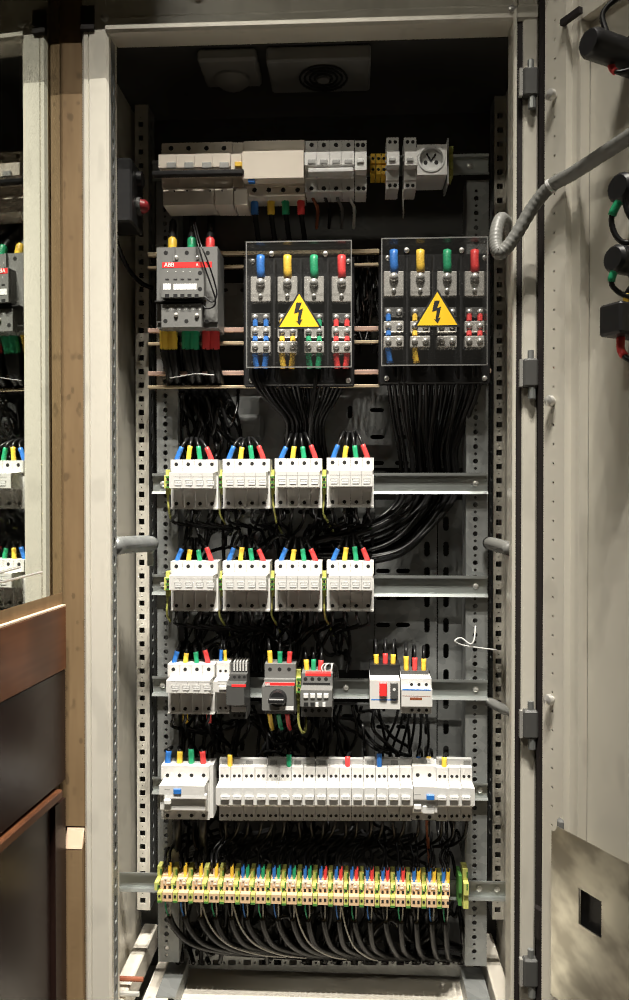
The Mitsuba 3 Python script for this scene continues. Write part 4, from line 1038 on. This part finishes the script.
def distribution_box(px0, px1, py0, py1, cols, second):
    Yf, Ym, Yb = 0.062, 0.098, 0.140
    k = thing('distribution_box', f'black distribution box under clear cover with yellow lightning sign, {"near the grey conduit" if second else "beside the large contactor"}', 'distribution box')
    add(k, 'base', cat(fbox(px0 - 3, px1 + 3, py0 + 17, py1 + 18, Ym + 0.022, 0.024, 0.002), *[fbox(x - 0.9, x + 0.9, py0 + 18, py1 - 2, Ym - 0.012, 0.034) for x in [(cols[i] + cols[i + 1]) / 2 for i in range(3)]]), 'black')
    a, b = P(px0, py1, Yf), P(px1, py0, Yf)
    t = 0.0006
    Yk = Ym + 0.021
    ck = add(k, 'cover', trimesh.util.concatenate([
        trimesh.Trimesh([[a[0], Yf, a[2]], [b[0], Yf, a[2]], [b[0], Yf, b[2]], [a[0], Yf, b[2]]], [[0, 1, 2], [0, 2, 3]], process=False),
        trimesh.Trimesh([[a[0], Yf, a[2]], [a[0], Yf, b[2]], [a[0], Yk, b[2]], [a[0], Yk, a[2]]], [[0, 1, 2], [0, 2, 3]], process=False),
        trimesh.Trimesh([[b[0], Yf, a[2]], [b[0], Yf, b[2]], [b[0], Yk, b[2]], [b[0], Yk, a[2]]], [[0, 2, 1], [0, 3, 2]], process=False),
        trimesh.Trimesh([[a[0], Yf, b[2]], [b[0], Yf, b[2]], [b[0], Yk, b[2]], [a[0], Yk, b[2]]], [[0, 1, 2], [0, 2, 3]], process=False)]), 'clear', label='clear plastic cover')
    e = 0.0009
    add(k, 'cover_edge', cat(bx(a[0] - e, b[0] + e, Yf - e, Yf + e, a[2] - e, a[2] + e), bx(a[0] - e, b[0] + e, Yf - e, Yf + e, b[2] - e, b[2] + e), bx(a[0] - e, a[0] + e, Yf - e, Yf + e, a[2] + e, b[2] - e), bx(b[0] - e, b[0] + e, Yf - e, Yf + e, a[2] + e, b[2] - e)), 'smoke')
    yt = py0 + (17 if not second else 15)
    for i, (x, c) in enumerate(zip(cols, CO)):
        lit = 'nickel'
        tp = add(k, 'terminal', fbox(x - 10, x + 10, yt + 19, yt + 44, Ym + 0.004, 0.016, 0.001), lit, label='large metal terminal plate')
        add(tp, 'bolt', cat(knob(P(x, yt + 25.5, Ym + 0.004), M(4.4, Ym), 0.008, 14)), 'steel', 40)
        add(tp, 'screw', knob(P(x, yt + 38.5, Ym + 0.004), M(2.3, Ym), 0.004), 'steel', 40)
        add(k, 'end_sleeve', tube([P(x + 0.5, yt + 20, Ym + 0.006), P(x, yt + 8, Ym + 0.006), P(x, yt - 1, Ym + 0.009)], M(4.3, Ym), 10, 2), c, True, label=f'{c} sleeve')
        for rr, (ry, pl) in enumerate(((yt + 60, 0), (yt + 74, 1), (yt + 89, 1))):
            if pl:
                sp = add(k, 'clamp', fbox(x - 10, x + 10, ry - 5.2, ry + 6, Ym + 0.004 - 0.006 * rr, 0.016 + 0.006 * rr, 0.001), 'nickel')
            else:
                sp = add(k, 'clamp', fbox(x - 9.5, x + 9.5, ry - 4.5, ry + 4.5, Ym + 0.004, 0.016, 0.001), 'darkgrey')
            for s in (-5.4, 5.4):
                add(sp, 'screw', knob(P(x + s, ry, Ym + 0.004 - 0.006 * rr), M(3.0, Ym), 0.0045), 'steel', 40)
        for s in (-5.4, 5.4):
            if not second or i in (0, 1, 3):
                if not second or i == 3 or s < 0:
                    add(k, 'core_sleeve', cat([cyl(P(x + s, yt + 63, Ym + 0.002), P(x + s, yt + 69, Ym + 0.001), M(2.6, Ym), 8), cyl(P(x + s, yt + 79.6, Ym - 0.001), P(x + s, yt + 83.5, Ym - 0.003), M(2.6, Ym), 8)]), c, 40, label=f'short {c} sleeves between clamps')
            if not second or (i < 2 and s < 0):
                add(k, 'tail_sleeve', tube([P(x + s, yt + 95.2, Ym - 0.002), P(x + s * 0.9, yt + 103, Ym + 0.001), P(x + s * 0.7, yt + 111, Ym + 0.004)], M(3.1, Ym), 8, 3), c, True, label=f'{c} sleeve')
    for x, y in ((px0 + 25, py0 + 13.5), (px1 - 26, py0 + 13.5)):
        add(k, 'cover_screw', knob(P(x, y, Yf), M(2.7, Yf), 0.005), 'steel', 40)
    for x, y in ((px0 + 6, py0 + 21), (px1 - 3, py0 + 21), (px0 + 5, py1 + 13), (px1 - 3, py1 + 13)):
        add(k, 'fixing_screw', knob(P(x, y, Ym + 0.022), M(2.7, Ym), 0.003), 'steel', 40)
    sx, sy = (299.2, 327.3) if not second else (437.2, 325.6)
    r, tr, bo = bolt_tri(P(sx, sy, Yf - 0.002), M(41, Yf), M(34, Yf), Yf - 0.0020)
    sg = add(k, 'warning_sign', tr, 'sign', label='yellow triangular high-voltage sign')
    add(sg, 'rim', r, 'slot'); add(sg, 'lightning_arrow', bo, 'slot')
    return k


distribution_box(246.6, 351.4, 240.5, 367.5, [260.6, 287.4, 314.0, 341.6], False)
distribution_box(381.6, 487.5, 237.0, 365.5, [393.8, 420.2, 447.0, 474.6], True)

# cables leaving the boxes
for i in range(20):
    x = 252 + i * 4.9
    tx = 286 + i * 2.0 + RNG.uniform(-3, 3)
    dp = RNG.uniform(0, 0.05)
    wire('black cable fanning in from the left distribution box to the upper breaker row', 'cables below the left distribution box',
         [(x, 362, 0.112 + dp * 0.3), (x, 378, 0.113 + dp * 0.6), ((x * 0.6 + tx * 0.4), 398, 0.125 + dp), (tx, 420, 0.14 + dp), (tx, 442, 0.165 + dp), (tx + RNG.uniform(-4, 4), 462, 0.19 + dp), (tx, 490, 0.20 + dp)], 0.0036, name='cable', cat_='cable')
for i in range(18):
    x = 388 + i * 5.3
    tx = 402 + i * 3.3 + RNG.uniform(-4, 4)
    dp = RNG.uniform(0, 0.05)
    d = RNG.uniform(-6, 6)
    lo = 520 + i * 1.5 + d
    wire('black cable sweeping down from the right distribution box and round to the lower breaker row', 'cables below the right distribution box',
         [(x, 360, 0.114 + dp * 0.3), (x + 1, 385, 0.125 + dp * 0.6), ((x * 0.5 + tx * 0.5), 420, 0.16 + dp), (tx, 450, 0.175 + dp), (tx + 2, 480, 0.18 + dp), (tx - 4, 503, 0.18 + dp), (tx - 24 - i, lo, 0.17 + dp), (tx - 62 - i, lo + 14, 0.17 + dp), (330 - i, lo + 16, 0.18 + dp), (290, 552 + d, 0.20 + dp)], 0.0040, name='cable', cat_='cable')
# tangled bundles behind the rows
def tangle(n, x0, x1, y0, y1, label, r=0.003, Y0=0.165, Y1=0.245):
    """Wires that nobody could count: one object."""
    out = []
    for i in range(n):
        a = RNG.uniform(x0, x1); b = min(max(a + RNG.uniform(-70, 70), x0), x1)
        ya, yb = RNG.uniform(y0, y1), RNG.uniform(y0, y1)
        pts = [(a, y0 - 6, RNG.uniform(Y0, Y1)), (a + RNG.uniform(-6, 6), ya * 0.5 + y0 * 0.5, RNG.uniform(Y0, Y1)), ((a * 2 + b) / 3, ya, RNG.uniform(Y0, Y1)), ((a + 2 * b) / 3, yb, RNG.uniform(Y0, Y1)), (b, yb * 0.5 + y1 * 0.5, RNG.uniform(Y0, Y1)), (b + RNG.uniform(-6, 6), y1 + 8, RNG.uniform(Y0, Y1))]
        out.append(tube([P(*q) for q in pts], r, 6, 5))
    k = solo('wire_tangle', cat(out), 'cable', label, 'wires', smooth=True)
    labels[k]['kind'] = 'stuff'


tangle(24, 185, 372, 508, 560, 'tangle of thin black wires between the two breaker rows')
tangle(26, 182, 350, 612, 664, 'tangle of thin black wires under the lower breaker row')
tangle(34, 182, 410, 712, 762, 'tangle of thin black wires above the long breaker row')
tangle(26, 185, 462, 815, 868, 'tangle of thin black wires behind the bottom terminal strip')
tangle(40, 182, 462, 905, 955, 'tangle of thin black wires below the bottom terminal strip', r=0.004)
tangle(16, 180, 240, 390, 455, 'tangle of thin black wires left above the upper breaker row')
tangle(14, 352, 382, 262, 345, 'tangle of thin black wires between the two distribution boxes', r=0.0022)
# wires from the long row's undersides
for i in range(21):
    x = xs_all[i] + 6 + RNG.uniform(-2, 2)
    g = RNG.uniform(-4, 4)
    wire(f'black wire arching out under the {ORD[i]} module of the long breaker row', 'wires under the long breaker row', [(x, 816, YT + 0.03), (x, 826, YT + 0.032), (x - 3 + g, 838, YT + 0.045), (x - 16 + g, 846, YT + 0.075), (x - 34, 848 + g, YT + 0.11), (x - 50, 858, YT + 0.14)], 0.0027)
for x in (172, 198):
    wire(f'thick black cable dropping from the {"left" if x < 180 else "right"} of the wide residual-current breaker', 'cables under the wide residual-current breaker', [(x + 5, 814, YT + 0.03), (x + 5, 830, YT + 0.035), (x + 6, 850, YT + 0.06), (x + 10, 880, YT + 0.11)], 0.008, name='cable', cat_='cable')

# ------------------------------------------------------------------ fittings inside
k = thing('switch_box', 'black box with a red button high on the left inner side of the cabinet', 'switch')
a, b = P(112.5, 222, 0.052), P(131.5, 157, 0.052)
add(k, 'housing', bx(XL + 0.005, b[0], 0.052, 0.120, a[2], b[2], 0.003), 'black')
c = P(141, 208, 0.095)
add(k, 'bezel', cyl((b[0], 0.088, c[2]), (b[0] + 0.006, 0.088, c[2]), 0.014, 14), 'darkgrey', 30)
add(k, 'red_button', _lathe([(b[0] + 0.006, 0.088, c[2]), (b[0] + 0.013, 0.088, c[2]), (b[0] + 0.017, 0.088, c[2])], [0.011, 0.010, 0.006], 14), 'darkred', 30)
add(k, 'upper_bezel', cyl((b[0], 0.088, c[2] + 0.043), (b[0] + 0.008, 0.088, c[2] + 0.043), 0.012, 14), 'black', 30)
wire('black cable running down and back from the black switch box', None, [(113, 226, 0.06), (118, 246, 0.09), (128, 268, 0.14), (140, 282, 0.19), (152, 288, 0.215)], 0.004, name='cable', cat_='cable')


def support_arm(pts, label, mat, r):
    k = thing('support_arm', label, 'bracket')
    p = [P(*q) for q in pts]
    add(k, 'arm', tube(p, r, 12, 4), mat, True)
    return k


k = support_arm([(114, 546, 0.036), (132, 544.5, 0.10), (152, 543.5, 0.150)], 'shiny steel arm crossing the left side between post and mounting frame', 'galv', 0.0140)
add(k, 'bolt', knob(P(151, 550, 0.142), 0.006, 0.004), 'zinc', 40)
add(k, 'foot', fbox(147, 153, 538, 566, 0.151, 0.004, 0.001), 'zinc')
support_arm([(510, 549, 0.03), (500, 546, 0.09), (489, 543, 0.151)], 'grey taped arm crossing the right side just above the lower breaker row', 'conduit', 0.011)
support_arm([(512, 712, 0.03), (503, 709, 0.09), (490, 702, 0.151)], 'thin grey strap on the right side at the level of the motor starter rail', 'conduit', 0.008)
wire('twisted thin grey binding wire on the right mounting upright', None, [(497, 650, 0.14), (480, 648, 0.142), (462, 645, 0.14), (455, 641, 0.135), (461, 638, 0.142), (470, 644, 0.14), (474, 640, 0.14), (475.5, 626, 0.152)], 0.0014, mat='pale', name='binding_wire')

# fan and lamp under the roof
zr = ZTOP + 0.0115


def roofbox(px0, px1, y0, y1, h, bev=0.004):
    return bx(P(px0, 40, y0)[0], P(px1, 40, y0)[0], y0, y1, zr - h, zr, bev)


k = thing('roof_fan', 'grey square fan with round grille under the cabinet roof', 'fan')
x0, x1 = P(266, 40, 0.066)[0], P(371, 40, 0.066)[0]
y0, y1 = 0.066, 0.165
cx, cy = (x0 + x1) / 2 + 0.006, (y0 + y1) / 2
add(k, 'frame', bx(x0, x1, y0, y1, zr - 0.024, zr, 0.003), 'grey')
rings = []
for rr in (0.014, 0.022, 0.030, 0.038):
    a = np.linspace(0, 2 * np.pi, 25)
    rings.append(tube(np.c_[cx + rr * np.cos(a), cy + rr * np.sin(a), a * 0 + zr - 0.0265], 0.0018, 5, 1))
add(k, 'grille', cat(rings), 'slot', True)
add(k, 'hub', cyl((cx, cy, zr - 0.0245), (cx, cy, zr - 0.030), 0.010, 16), 'grey', 30)
k = thing('roof_lamp', 'small pale lamp housing with a domed end left of the roof fan', 'lamp')
x0, x1 = P(197, 40, 0.066)[0], P(256, 40, 0.066)[0]
add(k, 'housing', bx(x0, x1, 0.066, 0.150, zr - 0.020, zr, 0.004), 'grey')
cx = (x0 + x1) / 2
add(k, 'dome', _lathe([(cx, 0.122, zr - 0.020), (cx, 0.122, zr - 0.024), (cx, 0.122, zr - 0.032), (cx, 0.122, zr - 0.036)], [0.030, 0.029, 0.019, 0.006], 18), 'grey', 30)

# ------------------------------------------------------------------ grey conduit from cabinet to door
cp = [P(513, 236, 0.03), P(507, 224, 0.012), P(501, 219, -0.006), P(496.5, 230, -0.018), P(496, 246, -0.026), P(501, 253, -0.032), P(514, 238, -0.036), P(533, 207, -0.045), P(551, 186, -0.062), P(572, 174, -0.090), P(606, 152, -0.150), P(640, 131, -0.20), D(0.262, 0.030, P(660, 122, -0.22)[2]), D(0.285, -0.004, P(668, 119, -0.22)[2])]
sp = spline(cp, 14)
rad = M(6.6, -0.05) * (1 + 0.035 * np.sign(np.sin(np.arange(len(sp)) * 2.1)))
cd = thing('corrugated_conduit', 'grey corrugated cable conduit looping from the cabinet to the open door', 'conduit')
add(cd, 'hose', tube(sp, rad, 12, 1), 'conduit', True)
tq = spline([P(551, 186, -0.062), P(552, 185, -0.064)], 1)
d = (sp[14 * 8] - sp[14 * 8 - 1]); d /= np.linalg.norm(d)
c8 = sp[14 * 8]
add(cd, 'cable_tie', cyl(c8 - d * 0.002, c8 + d * 0.002, M(7.4, -0.06), 14), 'pale', 30)

# push-button contact blocks on the door
def contact_block(t, z, h, depth, w, label, kind, wires):
    k = thing('contact_block', label, 'contact block', 'push-button contact blocks on the door')
    n0 = -0.0069
    c0, c1 = D(t, n0, z), D(t, n0 + depth, z)
    R = np.stack([DN, DE, np.cross(DN, DE)], 1)
    if kind == 'round':
        add(k, 'housing', _lathe([c0, c0 + DN * depth * 0.3, c0 + DN * depth * 0.32, c0 + DN * depth * 0.93, c1], [h * 0.62, h * 0.62, h * 0.5, h * 0.5, h * 0.40], 16), 'black', 30)
    else:
        add(k, 'housing', dbox(t - w / 2, t + w / 2, n0 + 0.001, n0 + depth, z - h / 2, z + h / 2, 0.003), 'black')
    for (pts, r, mat, sl) in wires:
        p3 = [D(t + a, n0 + b, z + cc) for a, b, cc in pts]
        add(k, 'lead', tube(p3, r, 6, 5), mat, True)
        if sl:
            add(k, 'lead_sleeve', tube(spline(p3, 5)[sl[0]:sl[1]], r * 1.5, 8, 1), sl[2], True)
    return k


contact_block(0.172, P(605, 48, -0.15)[2] - 0.016, 0.036, 0.092, 0.03, 'round black contact block with a red-sleeved lead, topmost on the door', 'round', [
    ([(0.0, 0.060, 0.017), (-0.005, 0.062, 0.045), (0.01, 0.045, 0.062), (0.03, 0.02, 0.055), (0.045, 0.01, 0.10)], 0.0035, 'cable', None),
    ([(0.02, 0.030, 0.016), (0.022, 0.032, 0.040), (0.018, 0.036, 0.09), (0.022, 0.03, 0.13), (0.03, 0.016, 0.15)], 0.004, 'cable', None),
    ([(0.035, 0.030, 0.016), (0.030, 0.032, 0.040), (0.034, 0.036, 0.09), (0.038, 0.03, 0.13), (0.046, 0.016, 0.15)], 0.004, 'cable', None),
    ([(-0.004, 0.050, -0.014), (0.004, 0.052, -0.027), (0.012, 0.046, -0.030), (0.022, 0.03, -0.024)], 0.0028, 'cable', (0, 7, 'red')),
    ([(0.02, 0.026, -0.016), (0.018, 0.026, -0.05), (0.02, 0.026, -0.068)], 0.009, 'grey', None),
    ([(0.022, 0.024, -0.066), (0.04, 0.015, -0.078), (0.07, 0.005, -0.075)], 0.003, 'grey', None)])
contact_block(0.190, P(612, 188, -0.17)[2] - 0.008, 0.036, 0.062, 0.03, 'round black contact block with a red lead just below the conduit', 'round', [
    ([(0.0, 0.056, -0.012), (-0.012, 0.058, -0.035), (-0.004, 0.05, -0.062), (0.02, 0.03, -0.066), (0.04, 0.01, -0.075)], 0.0034, 'cable', (0, 5, 'green')),
    ([(0.005, 0.052, 0.012), (0.006, 0.056, -0.002), (0.008, 0.054, -0.03), (0.02, 0.04, -0.060)], 0.003, 'cable', (0, 6, 'red'))])
contact_block(0.187, P(614, 258, -0.17)[2] - 0.007, 0.034, 0.066, 0.03, 'round black contact block with a yellow sleeve, third from top on the door', 'round', [
    ([(0.0, 0.060, -0.008), (-0.006, 0.06, -0.030), (0.008, 0.045, -0.046), (0.03, 0.02, -0.046), (0.05, 0.01, -0.03)], 0.0032, 'cable', (0, 5, 'green')),
    ([(0.012, 0.036, 0.014), (0.016, 0.036, -0.002), (0.024, 0.034, -0.018), (0.034, 0.02, -0.02)], 0.003, 'cable', (0, 8, 'yellow')),
    ([(0.01, 0.01, 0.014), (-0.01, 0.01, 0.040), (0.0, 0.008, 0.062), (0.02, 0.004, 0.066)], 0.0018, 'grey', None)])
contact_block(0.190, P(613, 320, -0.17)[2] - 0.005, 0.038, 0.074, 0.034, 'square black contact block with red and yellow sleeved loops, lowest on the door', 'square', [
    ([(0.0, 0.045, 0.018), (0.002, 0.046, 0.036), (0.012, 0.036, 0.044), (0.026, 0.02, 0.030), (0.03, 0.01, 0.014)], 0.0026, 'cable', (0, 5, 'yellow')),
    ([(-0.004, 0.050, -0.018), (-0.003, 0.050, -0.036), (0.008, 0.046, -0.048), (0.020, 0.034, -0.036), (0.022, 0.03, -0.018)], 0.0034, 'cable', (0, 8, 'red')),
    ([(0.004, 0.008, -0.020), (0.004, 0.006, -0.05), (0.008, 0.004, -0.09), (0.02, 0.004, -0.10)], 0.0022, 'grey', None)])
z = P(625, 326, -0.17)[2]
solo('plastic_holder', dbox(0.1885, 0.224, -0.0068, 0.028, z - 0.026, z + 0.012, 0.002), 'lime', 'yellow-green plastic holder behind the square contact block on the door', 'holder')
